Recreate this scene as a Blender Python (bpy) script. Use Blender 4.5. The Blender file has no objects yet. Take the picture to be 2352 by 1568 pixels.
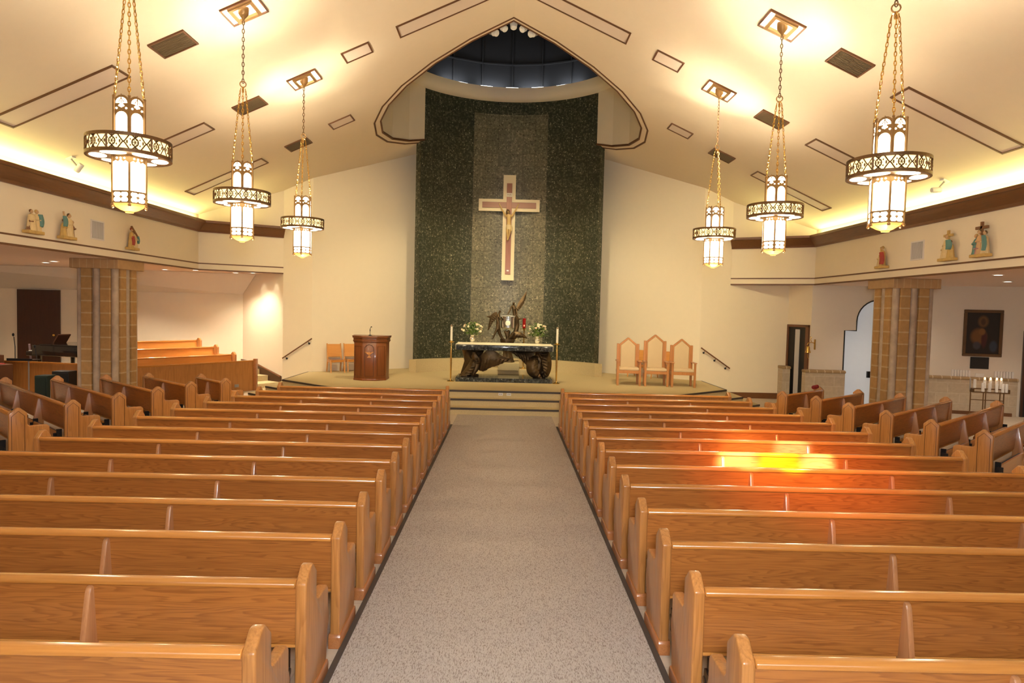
import bpy, bmesh, math, random
from mathutils import Vector, Matrix, noise
PI = math.pi
R = math.radians
scn = bpy.context.scene
COL = scn.collection

# ---------------------------------------------------------------- camera
F_PX = 1540.0
cam_h, pitch, yaw, roll, cam_x = 2.689, -0.045, 0.009, 0.0241, -0.0056
cd = bpy.data.cameras.new('camera')
cd.sensor_width = 36.0
cd.lens = 36.0 * F_PX / 2352.0
cd.clip_end = 200
cam = bpy.data.objects.new('camera', cd)
COL.objects.link(cam)
fw = Vector((math.sin(yaw) * math.cos(pitch), math.cos(yaw) * math.cos(pitch), math.sin(pitch)))
rt = Vector((math.cos(yaw), -math.sin(yaw), 0))
up = rt.cross(fw)
r2 = math.cos(roll) * rt + math.sin(roll) * up
u2 = -math.sin(roll) * rt + math.cos(roll) * up
cam.matrix_world = Matrix(((r2.x, u2.x, -fw.x, cam_x), (r2.y, u2.y, -fw.y, 0), (r2.z, u2.z, -fw.z, cam_h), (0, 0, 0, 1)))
scn.camera = cam

# ---------------------------------------------------------------- world, exposure, large lights
w = bpy.data.worlds.new('world')
scn.world = w
w.use_nodes = True
w.node_tree.nodes['Background'].inputs[0].default_value = (1.0, 0.86, 0.68, 1)
w.node_tree.nodes['Background'].inputs[1].default_value = 0.25
scn.view_settings.view_transform = 'Standard'
scn.view_settings.look = 'None'
scn.view_settings.exposure = 0.35
scn.view_settings.gamma = 1.0
scn.view_settings.use_curve_mapping = False
WARM = (1.0, 0.79, 0.47)
COOL = (0.93, 0.96, 1.0)

def lamp(kind, name, loc, energy, color=WARM, target=None, size=0.3, size_y=None, angle=60, blend=0.5, spread=None):
    l = bpy.data.lights.new(name, kind)
    l.energy = energy
    l.color = color
    if kind == 'AREA':
        l.size = size
        if size_y:
            l.shape = 'RECTANGLE'
            l.size_y = size_y
        if spread:
            l.spread = R(spread)
    elif kind == 'SPOT':
        l.spot_size = R(angle)
        l.spot_blend = blend
        l.shadow_soft_size = size
    else:
        l.shadow_soft_size = size
    o = bpy.data.objects.new(name, l)
    o.location = loc
    if target is not None:
        o.rotation_euler = (Vector(target) - Vector(loc)).to_track_quat('-Z', 'Y').to_euler()
    COL.objects.link(o)
    return o

lamp('AREA', 'camera_flash', (0.15, -0.4, 3.3), 300, COOL, (0, 14, 2.2), 0.7)
lamp('AREA', 'rear_window_daylight', (0, -2.8, 4.6), 150, (0.98, 0.96, 0.95), (0, 12, 1.5), 6.0, 3.0)
# stained-glass patches of sun on the right-hand pews
GX, GY, GZ = 3.6, 8.35, 0.85
for e_, col_, tgt_, ang_, bl_ in (
        (52000, (1.0, 0.90, 0.0), (3.66, 8.77, .70), 2.9, .6),
        (80000, (0.80, 0.66, 0.60), (3.10, 8.77, .72), 2.9, .9),
        (80000, (0.80, 0.68, 0.70), (4.16, 8.77, .72), 2.4, .9),
        (50000, (0.72, 0.60, 0.80), (4.20, 9.66, .78), 2.6, .9),
        (15000, (0.80, 0.40, 0.25), (3.60, 9.66, .78), 4.5, .9),
        (6500, (1.0, 0.40, 0.08), (3.65, 8.95, .75), 9.5, .9),
        (6500, (1.0, 0.20, 0.02), (3.75, 8.80, .75), 16, 1.0)):
    lamp('SPOT', 'stained_glass_sun', (0.6, -2.6, 6.6), e_, col_, tgt_, 0.05, angle=ang_, blend=bl_)

# ---------------------------------------------------------------- tagging
def tag(o, label=None, cat=None, group=None, kind=None):
    if label: o['label'] = label
    if cat: o['category'] = cat
    if group: o['group'] = group
    if kind: o['kind'] = kind
    return o

def thing(name, label, cat, loc=(0, 0, 0), rz=0.0, group=None, M=None):
    o = bpy.data.objects.new(name, None)
    o.empty_display_size = 0.1
    COL.objects.link(o)
    if M is not None:
        o.matrix_world = M
    else:
        o.location = loc
        o.rotation_euler = (0, 0, rz)
    return tag(o, label, cat, group)

def copy_tree(o, parent=None):
    c = o.copy()
    COL.objects.link(c)
    c.parent = parent
    for ch in list(o.children):
        copy_tree(ch, c)
    return c

# ---------------------------------------------------------------- mesh builder
class MB:
    def __init__(self):
        self.bm = bmesh.new()
    def _f(self, vs):
        try:
            return self.bm.faces.new(vs)
        except ValueError:
            return None
    def box(self, x0, x1, y0, y1, z0, z1, M=None):
        vs = [self.bm.verts.new((x, y, z)) for x in (x0, x1) for y in (y0, y1) for z in (z0, z1)]
        if M is not None:
            for v in vs: v.co = M @ v.co
        for q in ((0, 1, 3, 2), (4, 6, 7, 5), (0, 4, 5, 1), (2, 3, 7, 6), (0, 2, 6, 4), (1, 5, 7, 3)):
            self._f([vs[i] for i in q])
        return self
    def prism(self, pts, axis, a, b, M=None):
        def mk(p, t):
            if axis == 'x': v = (t, p[0], p[1])
            elif axis == 'y': v = (p[0], t, p[1])
            else: v = (p[0], p[1], t)
            v = Vector(v)
            return self.bm.verts.new(M @ v if M is not None else v)
        A = [mk(p, a) for p in pts]
        B = [mk(p, b) for p in pts]
        n = len(pts)
        self._f(A[::-1]); self._f(B)
        for i in range(n):
            self._f([A[i], A[(i + 1) % n], B[(i + 1) % n], B[i]])
        return self
    def poly(self, pts):
        self._f([self.bm.verts.new(p) for p in pts])
        return self
    def tube(self, path, r, n=8, closed=False, caps=True, up=None):
        P = [Vector(p) for p in path]
        m = len(P)
        rr = r if isinstance(r, (list, tuple)) else [r] * m
        rings = []
        prev = None
        for i in range(m):
            if closed:
                d = P[(i + 1) % m] - P[i - 1]
            else:
                d = P[min(i + 1, m - 1)] - P[max(i - 1, 0)]
            d.normalize()
            if prev is None:
                ref = Vector((0, 0, 1)) if abs(d.z) < 0.9 else Vector((1, 0, 0))
                a = d.cross(ref).normalized()
            else:
                a = (prev - d * prev.dot(d))
                if a.length < 1e-5:
                    a = d.orthogonal()
                a.normalize()
            prev = a
            b = d.cross(a)
            rings.append([self.bm.verts.new(P[i] + (a * math.cos(2 * PI * k / n) + b * math.sin(2 * PI * k / n)) * rr[i]) for k in range(n)])
        for i in range(m if closed else m - 1):
            A, B = rings[i], rings[(i + 1) % m]
            for k in range(n):
                self._f([A[k], A[(k + 1) % n], B[(k + 1) % n], B[k]])
        if caps and not closed:
            self._f(rings[0][::-1]); self._f(rings[-1])
        return self
    def cyl(self, p0, p1, r0, r1=None, n=12):
        return self.tube([p0, p1], [r0, r0 if r1 is None else r1], n)
    def lathe(self, prof, n=24, c=(0, 0, 0), M=None, a0=0.0, a1=2 * PI, twist=None):
        full = abs(a1 - a0 - 2 * PI) < 1e-6
        cnt = n if full else n + 1
        rings = []
        for (r, z) in prof:
            ring = []
            if r < 1e-6:
                v = Vector((c[0], c[1], c[2] + z))
                ring = [self.bm.verts.new(M @ v if M is not None else v)]
            else:
                for k in range(cnt):
                    a = a0 + (a1 - a0) * k / n
                    v = Vector((c[0] + r * math.cos(a), c[1] + r * math.sin(a), c[2] + z))
                    ring.append(self.bm.verts.new(M @ v if M is not None else v))
            rings.append(ring)
        for A, B in zip(rings, rings[1:]):
            if len(A) == 1 and len(B) == 1: continue
            for k in range(n):
                k2 = (k + 1) % cnt if full else k + 1
                if len(A) == 1: self._f([A[0], B[k2], B[k]])
                elif len(B) == 1: self._f([A[k], A[k2], B[0]])
                else: self._f([A[k], A[k2], B[k2], B[k]])
        return self
    def ell(self, c, rx, ry=None, rz=None, n=12, m=8, M=None):
        ry = rx if ry is None else ry
        rz = rx if rz is None else rz
        rings = []
        C = Vector(c)
        for i in range(m + 1):
            t = -PI / 2 + PI * i / m
            if i in (0, m):
                v = Vector((0, 0, rz * math.sin(t)))
                if M is not None: v = M @ v
                rings.append([self.bm.verts.new(C + v)])
            else:
                ring = []
                for k in range(n):
                    a = 2 * PI * k / n
                    v = Vector((rx * math.cos(t) * math.cos(a), ry * math.cos(t) * math.sin(a), rz * math.sin(t)))
                    if M is not None: v = M @ v
                    ring.append(self.bm.verts.new(C + v))
                rings.append(ring)
        for A, B in zip(rings, rings[1:]):
            for k in range(n):
                k2 = (k + 1) % n
                if len(A) == 1: self._f([A[0], B[k2], B[k]])
                elif len(B) == 1: self._f([A[k], A[k2], B[0]])
                else: self._f([A[k], A[k2], B[k2], B[k]])
        return self
    def torus(self, c, Rr, r, n=16, m=6, M=None, sx=1, sy=1):
        pts = []
        for k in range(n):
            a = 2 * PI * k / n
            v = Vector((Rr * sx * math.cos(a), Rr * sy * math.sin(a), 0))
            if M is not None: v = M @ v
            pts.append(Vector(c) + v)
        return self.tube(pts, r, m, closed=True)
    def surf(self, fn, nu, nv, th=0.0):
        g = [[Vector(fn(i / nu, j / nv)) for j in range(nv + 1)] for i in range(nu + 1)]
        def nrm(i, j):
            a = g[min(i + 1, nu)][j] - g[max(i - 1, 0)][j]
            b = g[i][min(j + 1, nv)] - g[i][max(j - 1, 0)]
            n = a.cross(b)
            return n.normalized() if n.length > 1e-9 else Vector((0, 0, 1))
        A = [[self.bm.verts.new(g[i][j] + nrm(i, j) * th * .5) for j in range(nv + 1)] for i in range(nu + 1)]
        for i in range(nu):
            for j in range(nv):
                self._f([A[i][j], A[i + 1][j], A[i + 1][j + 1], A[i][j + 1]])
        if th:
            B = [[self.bm.verts.new(g[i][j] - nrm(i, j) * th * .5) for j in range(nv + 1)] for i in range(nu + 1)]
            for i in range(nu):
                for j in range(nv):
                    self._f([B[i][j], B[i][j + 1], B[i + 1][j + 1], B[i + 1][j]])
            for i in range(nu):
                self._f([A[i][0], B[i][0], B[i + 1][0], A[i + 1][0]])
                self._f([A[i][nv], A[i + 1][nv], B[i + 1][nv], B[i][nv]])
            for j in range(nv):
                self._f([A[0][j], A[0][j + 1], B[0][j + 1], B[0][j]])
                self._f([A[nu][j], B[nu][j], B[nu][j + 1], A[nu][j + 1]])
        return self
    def sweep(self, path, prof, side=1, closed_prof=True):
        """sweep profile [(off, z)] along plan path [(x, y)]; off is measured to the right of travel * side"""
        P = [Vector((p[0], p[1])) for p in path]
        m = len(P)
        nor = []
        for i in range(m):
            ds = []
            if i > 0: ds.append((P[i] - P[i - 1]).normalized())
            if i < m - 1: ds.append((P[i + 1] - P[i]).normalized())
            ns = [Vector((d.y, -d.x)) * side for d in ds]
            n = ns[0] if len(ns) == 1 else (ns[0] + ns[1]).normalized()
            if len(ns) == 2:
                n = n / max(0.3, n.dot(ns[0]))
            nor.append(n)
        rings = [[self.bm.verts.new((P[i].x + nor[i].x * o, P[i].y + nor[i].y * o, z)) for (o, z) in prof] for i in range(m)]
        k = len(prof)
        for A, B in zip(rings, rings[1:]):
            for j in range(k if closed_prof else k - 1):
                self._f([A[j], A[(j + 1) % k], B[(j + 1) % k], B[j]])
        if closed_prof:
            self._f(rings[0][::-1]); self._f(rings[-1])
        return self
    def build(self, name, mat, parent=None, smooth=False, bevel=0.0, seg=2, ang=38, label=None, loc=None, weld=False):
        bm = self.bm
        if weld:
            bmesh.ops.remove_doubles(bm, verts=bm.verts, dist=1e-5)
        bmesh.ops.recalc_face_normals(bm, faces=bm.faces)
        if bevel:
            es = [e for e in bm.edges if len(e.link_faces) == 2 and e.calc_face_angle(0) > R(25)]
            bmesh.ops.bevel(bm, geom=es, offset=bevel, segments=seg, affect='EDGES', profile=0.5, clamp_overlap=True)
        if smooth or bevel:
            for f in bm.faces: f.smooth = True
            for e in bm.edges:
                if len(e.link_faces) == 2 and e.calc_face_angle(0) > R(ang): e.smooth = False
        me = bpy.data.meshes.new(name)
        bm.to_mesh(me)
        bm.free()
        me.materials.append(mat)
        o = bpy.data.objects.new(name, me)
        COL.objects.link(o)
        if parent is not None: o.parent = parent
        if loc is not None: o.location = loc
        if label: o['label'] = label
        return o

def struct(o):
    o['kind'] = 'structure'
    return o

# ---------------------------------------------------------------- materials
def new_mat(name):
    m = bpy.data.materials.new(name)
    m.use_nodes = True
    nt = m.node_tree
    return m, nt, nt.nodes['Principled BSDF']

def N(nt, typ, **kw):
    n = nt.nodes.new(typ)
    for k, v in kw.items():
        if k in n.inputs: n.inputs[k].default_value = v
        else: setattr(n, k, v)
    return n

def plain(name, col, rough=0.6, metal=0.0, var=0.04, scale=6.0, bump=0.0, bscale=60, spec=0.5, emit=None, es=0.0, coat=0.0):
    m, nt, b = new_mat(name)
    L = nt.links
    tc = N(nt, 'ShaderNodeTexCoord')
    nz = N(nt, 'ShaderNodeTexNoise'); nz.inputs['Scale'].default_value = scale; nz.inputs['Detail'].default_value = 4
    L.new(tc.outputs['Object'], nz.inputs['Vector'])
    mx = N(nt, 'ShaderNodeMix', data_type='RGBA')
    L.new(nz.outputs['Fac'], mx.inputs['Factor'])
    mx.inputs['A'].default_value = tuple(max(0, c * (1 - var)) for c in col) + (1,)
    mx.inputs['B'].default_value = tuple(min(1, c * (1 + var)) for c in col) + (1,)
    L.new(mx.outputs['Result'], b.inputs['Base Color'])
    b.inputs['Roughness'].default_value = rough
    b.inputs['Metallic'].default_value = metal
    b.inputs['Specular IOR Level'].default_value = spec
    if coat: b.inputs['Coat Weight'].default_value = coat; b.inputs['Coat Roughness'].default_value = 0.12
    if bump:
        n2 = N(nt, 'ShaderNodeTexNoise'); n2.inputs['Scale'].default_value = bscale; n2.inputs['Detail'].default_value = 3
        L.new(tc.outputs['Object'], n2.inputs['Vector'])
        bp = N(nt, 'ShaderNodeBump'); bp.inputs['Strength'].default_value = bump; bp.inputs['Distance'].default_value = 0.01
        L.new(n2.outputs['Fac'], bp.inputs['Height'])
        L.new(bp.outputs['Normal'], b.inputs['Normal'])
    if emit:
        b.inputs['Emission Color'].default_value = tuple(emit) + (1,)
        b.inputs['Emission Strength'].default_value = es
    return m

def wood(name, light, dark, axis='x', rough=0.3, coat=0.35, contrast=1.0, rings=9.0, fine=1.0):
    """oak: cathedral contour grain along one axis plus fine pores"""
    m, nt, b = new_mat(name)
    L = nt.links
    tc = N(nt, 'ShaderNodeTexCoord')
    oi = N(nt, 'ShaderNodeObjectInfo')
    ad = N(nt, 'ShaderNodeVectorMath', operation='MULTIPLY_ADD')
    L.new(oi.outputs['Random'], ad.inputs[0])
    ad.inputs[1].default_value = (37.0, 11.0, 23.0)
    L.new(tc.outputs['Object'], ad.inputs[2])
    def mapped(a, c):
        sc = {'x': (a, c, c), 'y': (c, a, c), 'z': (c, c, a)}[axis]
        mp = N(nt, 'ShaderNodeMapping')
        mp.inputs['Scale'].default_value = sc
        L.new(ad.outputs[0], mp.inputs['Vector'])
        return mp
    m1 = mapped(0.45, 6.0)
    n1 = N(nt, 'ShaderNodeTexNoise'); n1.inputs['Scale'].default_value = 1.0; n1.inputs['Detail'].default_value = 3.5; n1.inputs['Roughness'].default_value = 0.42
    L.new(m1.outputs[0], n1.inputs['Vector'])
    mu = N(nt, 'ShaderNodeMath', operation='MULTIPLY'); mu.inputs[1].default_value = rings
    L.new(n1.outputs['Fac'], mu.inputs[0])
    fr = N(nt, 'ShaderNodeMath', operation='FRACT')
    L.new(mu.outputs[0], fr.inputs[0])
    cr = N(nt, 'ShaderNodeValToRGB')
    e = cr.color_ramp.elements
    e[0].position = 0.0; e[0].color = (0.0, 0.0, 0.0, 1)
    e[1].position = 0.45; e[1].color = (0.08, 0.08, 0.08, 1)
    x = cr.color_ramp.elements.new(0.86); x.color = (0.70, 0.70, 0.70, 1)
    x = cr.color_ramp.elements.new(0.94); x.color = (0.60, 0.60, 0.60, 1)
    x = cr.color_ramp.elements.new(1.0); x.color = (0.0, 0.0, 0.0, 1)
    L.new(fr.outputs[0], cr.inputs[0])
    m2 = mapped(3.0, 95.0)
    n2 = N(nt, 'ShaderNodeTexNoise'); n2.inputs['Scale'].default_value = 1.0; n2.inputs['Detail'].default_value = 3.0
    L.new(m2.outputs[0], n2.inputs['Vector'])
    r2_ = N(nt, 'ShaderNodeMapRange'); r2_.inputs['From Min'].default_value = 0.42; r2_.inputs['From Max'].default_value = 0.72
    r2_.inputs['To Max'].default_value = 0.34 * fine
    L.new(n2.outputs['Fac'], r2_.inputs['Value'])
    a1 = N(nt, 'ShaderNodeMath', operation='MULTIPLY_ADD')
    L.new(cr.outputs['Color'], a1.inputs[0]); a1.inputs[1].default_value = 0.52 * contrast
    L.new(r2_.outputs['Result'], a1.inputs[2])
    mx = N(nt, 'ShaderNodeMix', data_type='RGBA')
    L.new(a1.outputs[0], mx.inputs['Factor'])
    mx.inputs['A'].default_value = tuple(light) + (1,)
    mx.inputs['B'].default_value = tuple(dark) + (1,)
    hs = N(nt, 'ShaderNodeHueSaturation')
    mr = N(nt, 'ShaderNodeMapRange'); mr.inputs['To Min'].default_value = 0.90; mr.inputs['To Max'].default_value = 1.10
    L.new(oi.outputs['Random'], mr.inputs['Value'])
    L.new(mr.outputs['Result'], hs.inputs['Value'])
    L.new(mx.outputs['Result'], hs.inputs['Color'])
    L.new(hs.outputs['Color'], b.inputs['Base Color'])
    b.inputs['Roughness'].default_value = rough
    b.inputs['Coat Weight'].default_value = coat
    b.inputs['Coat Roughness'].default_value = 0.10
    return m

def emis(name, col, s, base=(0.8, 0.7, 0.5)):
    m, nt, b = new_mat(name)
    b.inputs['Base Color'].default_value = tuple(base) + (1,)
    b.inputs['Emission Color'].default_value = tuple(col) + (1,)
    b.inputs['Emission Strength'].default_value = s
    return m

def stone_blocks(name, c1, c2, mortar, sx, sy, axis='xz', msize=0.02, rough=0.8, offset=0.5, var=0.25):
    m, nt, b = new_mat(name)
    L = nt.links
    tc = N(nt, 'ShaderNodeTexCoord')
    sp = N(nt, 'ShaderNodeSeparateXYZ'); cb = N(nt, 'ShaderNodeCombineXYZ')
    L.new(tc.outputs['Object'], sp.inputs[0])
    if axis == 'xz':
        L.new(sp.outputs['X'], cb.inputs['X']); L.new(sp.outputs['Z'], cb.inputs['Y'])
    elif axis == 'z':
        cb.inputs['X'].default_value = 3.0
        L.new(sp.outputs['Z'], cb.inputs['Y'])
    else:
        L.new(sp.outputs['X'], cb.inputs['X']); L.new(sp.outputs['Y'], cb.inputs['Y'])
    br = N(nt, 'ShaderNodeTexBrick', offset=offset)
    br.inputs['Color1'].default_value = tuple(c1) + (1,)
    br.inputs['Color2'].default_value = tuple(c2) + (1,)
    br.inputs['Mortar'].default_value = tuple(mortar) + (1,)
    br.inputs['Scale'].default_value = 1.0
    br.inputs['Brick Width'].default_value = sx
    br.inputs['Row Height'].default_value = sy
    br.inputs['Mortar Size'].default_value = msize
    L.new(cb.outputs[0], br.inputs['Vector'])
    nz = N(nt, 'ShaderNodeTexNoise'); nz.inputs['Scale'].default_value = 9; nz.inputs['Detail'].default_value = 6
    L.new(tc.outputs['Object'], nz.inputs['Vector'])
    mr = N(nt, 'ShaderNodeMapRange'); mr.inputs['To Min'].default_value = 1 - var; mr.inputs['To Max'].default_value = 1 + var
    L.new(nz.outputs['Fac'], mr.inputs['Value'])
    hs = N(nt, 'ShaderNodeHueSaturation')
    L.new(mr.outputs['Result'], hs.inputs['Value']); L.new(br.outputs['Color'], hs.inputs['Color'])
    L.new(hs.outputs['Color'], b.inputs['Base Color'])
    b.inputs['Roughness'].default_value = rough
    bp = N(nt, 'ShaderNodeBump'); bp.inputs['Strength'].default_value = 0.4; bp.inputs['Distance'].default_value = 0.01
    L.new(nz.outputs['Fac'], bp.inputs['Height'])
    L.new(bp.outputs['Normal'], b.inputs['Normal'])
    return m

def marble(name, base, blot, fleck, rough=0.12, tile=0.44, tilec=(0.01, 0.012, 0.01)):
    """terrazzo-like dark green stone in tiles"""
    m, nt, b = new_mat(name)
    L = nt.links
    tc = N(nt, 'ShaderNodeTexCoord')
    v1 = N(nt, 'ShaderNodeTexVoronoi'); v1.inputs['Scale'].default_value = 10; v1.inputs['Randomness'].default_value = 1
    v2 = N(nt, 'ShaderNodeTexVoronoi'); v2.inputs['Scale'].default_value = 17
    n1 = N(nt, 'ShaderNodeTexNoise'); n1.inputs['Scale'].default_value = 13; n1.inputs['Detail'].default_value = 5
    n2 = N(nt, 'ShaderNodeTexNoise'); n2.inputs['Scale'].default_value = 0.8; n2.inputs['Detail'].default_value = 2
    for n in (n1, n2): L.new(tc.outputs['Object'], n.inputs['Vector'])
    ad = N(nt, 'ShaderNodeVectorMath', operation='MULTIPLY_ADD')
    L.new(n1.outputs['Color'], ad.inputs[0]); ad.inputs[1].default_value = (0.12, 0.12, 0.12)
    L.new(tc.outputs['Object'], ad.inputs[2])
    for n in (v1, v2): L.new(ad.outputs[0], n.inputs['Vector'])
    s1 = N(nt, 'ShaderNodeMapRange'); s1.inputs['From Min'].default_value = 0.48; s1.inputs['From Max'].default_value = 0.64
    L.new(n1.outputs['Fac'], s1.inputs['Value'])
    mx = N(nt, 'ShaderNodeMix', data_type='RGBA')
    L.new(s1.outputs['Result'], mx.inputs['Factor'])
    mx.inputs['A'].default_value = tuple(base) + (1,); mx.inputs['B'].default_value = tuple(blot) + (1,)
    s2 = N(nt, 'ShaderNodeMapRange'); s2.inputs['From Min'].default_value = 0.34; s2.inputs['From Max'].default_value = 0.20
    L.new(v2.outputs['Distance'], s2.inputs['Value'])
    sc = N(nt, 'ShaderNodeSeparateColor'); L.new(v2.outputs['Color'], sc.inputs[0])
    s3 = N(nt, 'ShaderNodeMapRange'); s3.inputs['From Min'].default_value = 0.58; s3.inputs['From Max'].default_value = 0.95
    L.new(sc.outputs[0], s3.inputs['Value'])
    mu = N(nt, 'ShaderNodeMath', operation='MULTIPLY')
    L.new(s2.outputs['Result'], mu.inputs[0]); L.new(s3.outputs['Result'], mu.inputs[1])
    mx2 = N(nt, 'ShaderNodeMix', data_type='RGBA')
    L.new(mu.outputs[0], mx2.inputs['Factor']); L.new(mx.outputs['Result'], mx2.inputs['A'])
    mx2.inputs['B'].default_value = tuple(fleck) + (1,)
    # dark chips
    s4 = N(nt, 'ShaderNodeMapRange'); s4.inputs['From Min'].default_value = 0.30; s4.inputs['From Max'].default_value = 0.18
    L.new(v1.outputs['Distance'], s4.inputs['Value'])
    s4m = N(nt, 'ShaderNodeMath', operation='MULTIPLY'); L.new(s4.outputs['Result'], s4m.inputs[0]); s4m.inputs[1].default_value = 0.85
    mx3 = N(nt, 'ShaderNodeMix', data_type='RGBA')
    L.new(s4m.outputs[0], mx3.inputs['Factor']); L.new(mx2.outputs['Result'], mx3.inputs['A'])
    mx3.inputs['B'].default_value = tuple(c * 0.3 for c in base) + (1,)
    # tiles
    uv = N(nt, 'ShaderNodeSeparateXYZ'); L.new(tc.outputs['Object'], uv.inputs[0])
    cb = N(nt, 'ShaderNodeCombineXYZ'); L.new(uv.outputs['X'], cb.inputs['X']); L.new(uv.outputs['Z'], cb.inputs['Y'])
    br = N(nt, 'ShaderNodeTexBrick', offset=0.0)
    br.inputs['Color1'].default_value = (1, 1, 1, 1); br.inputs['Color2'].default_value = (0.72, 0.76, 0.76, 1)
    br.inputs['Mortar'].default_value = (0.45, 0.45, 0.42, 1)
    br.inputs['Scale'].default_value = 1; br.inputs['Brick Width'].default_value = tile; br.inputs['Row Height'].default_value = tile
    br.inputs['Mortar Size'].default_value = 0.006
    L.new(cb.outputs[0], br.inputs['Vector'])
    mx4 = N(nt, 'ShaderNodeMix', data_type='RGBA', blend_type='MULTIPLY'); mx4.inputs['Factor'].default_value = 1.0
    L.new(mx3.outputs['Result'], mx4.inputs['A']); L.new(br.outputs['Color'], mx4.inputs['B'])
    L.new(mx4.outputs['Result'], b.inputs['Base Color'])
    b.inputs['Roughness'].default_value = rough
    return m

def carpet_mat(name, base, dark, sx, sy, amt=0.6):
    m, nt, b = new_mat(name)
    L = nt.links
    tc = N(nt, 'ShaderNodeTexCoord')
    mp = N(nt, 'ShaderNodeMapping'); mp.inputs['Scale'].default_value = (sx, sy, 30)
    L.new(tc.outputs['Object'], mp.inputs['Vector'])
    n1 = N(nt, 'ShaderNodeTexNoise'); n1.inputs['Scale'].default_value = 1; n1.inputs['Detail'].default_value = 3; n1.inputs['Roughness'].default_value = 0.65
    L.new(mp.outputs[0], n1.inputs['Vector'])
    s = N(nt, 'ShaderNodeMapRange'); s.inputs['From Min'].default_value = 0.48; s.inputs['From Max'].default_value = 0.66; s.inputs['To Max'].default_value = amt
    L.new(n1.outputs['Fac'], s.inputs['Value'])
    mx = N(nt, 'ShaderNodeMix', data_type='RGBA')
    L.new(s.outputs['Result'], mx.inputs['Factor'])
    mx.inputs['A'].default_value = tuple(base) + (1,); mx.inputs['B'].default_value = tuple(dark) + (1,)
    L.new(mx.outputs['Result'], b.inputs['Base Color'])
    b.inputs['Roughness'].default_value = 0.95
    b.inputs['Specular IOR Level'].default_value = 0.15
    bp = N(nt, 'ShaderNodeBump'); bp.inputs['Strength'].default_value = 0.5; bp.inputs['Distance'].default_value = 0.01
    L.new(n1.outputs['Fac'], bp.inputs['Height']); L.new(bp.outputs['Normal'], b.inputs['Normal'])
    return m

M_ = {}
M_['plaster'] = plain('plaster', (0.80, 0.69, 0.53), 0.75, bump=0.08, bscale=140, var=0.02, spec=0.25)
M_['plaster_grey'] = plain('plaster_grey', (0.76, 0.67, 0.57), 0.8, bump=0.08, bscale=140, var=0.02, spec=0.2)
M_['ceiling'] = plain('ceiling_plaster', (0.78, 0.66, 0.505), 0.85, bump=0.05, bscale=120, var=0.02, spec=0.2)
M_['soffit'] = plain('soffit_plaster', (0.86, 0.72, 0.66), 0.85, var=0.02, spec=0.2)
M_['tile'] = stone_blocks('floor_tile', (0.55, 0.46, 0.36), (0.52, 0.43, 0.33), (0.45, 0.37, 0.29), 0.5, 0.5, 'xy', 0.006, 0.5, 0.0, 0.12)
M_['carpet'] = carpet_mat('aisle_carpet', (0.475, 0.42, 0.38), (0.20, 0.155, 0.125), 150, 34, 0.9)
M_['stage'] = carpet_mat('stage_carpet', (0.56, 0.45, 0.26), (0.42, 0.33, 0.18), 60, 60, 0.5)
M_['strip'] = plain('edge_strip', (0.055, 0.045, 0.040), 0.5)
M_['nosing'] = plain('step_nosing', (0.045, 0.032, 0.024), 0.5)
M_['brown'] = wood('brown_trim', (0.16, 0.060, 0.018), (0.07, 0.022, 0.007), 'y', 0.4, 0.2, 0.6)
M_['brownline'] = plain('brown_paint', (0.13, 0.052, 0.018), 0.5)
M_['oak'] = wood('oak_back', (0.41, 0.150, 0.031), (0.145, 0.038, 0.0065), 'x', 0.36, 0.25, 1.0, 26)
M_['oak_rail'] = wood('oak_rail', (0.52, 0.21, 0.042), (0.32, 0.105, 0.020), 'x', 0.22, 0.6, 0.5, 5)
M_['oak_end'] = wood('oak_end', (0.47, 0.20, 0.052), (0.20, 0.063, 0.013), 'z', 0.30, 0.4, 0.75, 12)
M_['oak_plinth'] = wood('oak_plinth', (0.40, 0.15, 0.045), (0.20, 0.06, 0.015), 'y', 0.32, 0.4, 0.6, 5)
M_['oak_post'] = wood('oak_post', (0.46, 0.21, 0.085), (0.26, 0.095, 0.035), 'z', 0.28, 0.5, 0.5, 5)
M_['oak_light'] = wood('oak_light', (0.66, 0.29, 0.065), (0.45, 0.16, 0.03), 'x', 0.28, 0.4, 0.5, 4)
M_['oak_panel'] = wood('oak_panel', (0.40, 0.17, 0.045), (0.20, 0.065, 0.015), 'z', 0.35, 0.3, 0.7, 6)
M_['ambo'] = wood('ambo_wood', (0.19, 0.052, 0.010), (0.09, 0.020, 0.004), 'z', 0.4, 0.15, 0.6, 6)
M_['chairwood'] = wood('chair_oak', (0.50, 0.215, 0.065), (0.32, 0.115, 0.03), 'z', 0.3, 0.4, 0.5, 5)
M_['doorframe'] = wood('door_frame_wood', (0.14, 0.048, 0.016), (0.07, 0.022, 0.008), 'z', 0.4, 0.2, 0.5, 5)
M_['darkwood'] = wood('dark_door_wood', (0.060, 0.020, 0.007), (0.03, 0.010, 0.004), 'z', 0.4, 0.3, 0.5, 6)
M_['groove'] = plain('groove', (0.10, 0.032, 0.008), 0.5)
M_['pad'] = plain('kneeler_pad', (0.035, 0.037, 0.045), 0.45)
M_['pad_blue'] = plain('kneeler_pad_blue', (0.045, 0.06, 0.11), 0.5)
M_['blackmetal'] = plain('black_metal', (0.015, 0.015, 0.018), 0.35, 0.6)
M_['cushion'] = plain('cream_upholstery', (0.62, 0.47, 0.29), 0.9, bump=0.3, bscale=300)
M_['marble'] = marble('green_marble', (0.036, 0.042, 0.027), (0.118, 0.118, 0.080), (0.55, 0.50, 0.34), 0.30)
M_['marble_light'] = marble('light_marble', (0.145, 0.130, 0.085), (0.25, 0.22, 0.15), (0.60, 0.53, 0.36), 0.36)
M_['altarstone'] = marble('altar_granite', (0.03, 0.034, 0.04), (0.085, 0.092, 0.095), (0.25, 0.26, 0.25), 0.08, 5.0)
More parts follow.
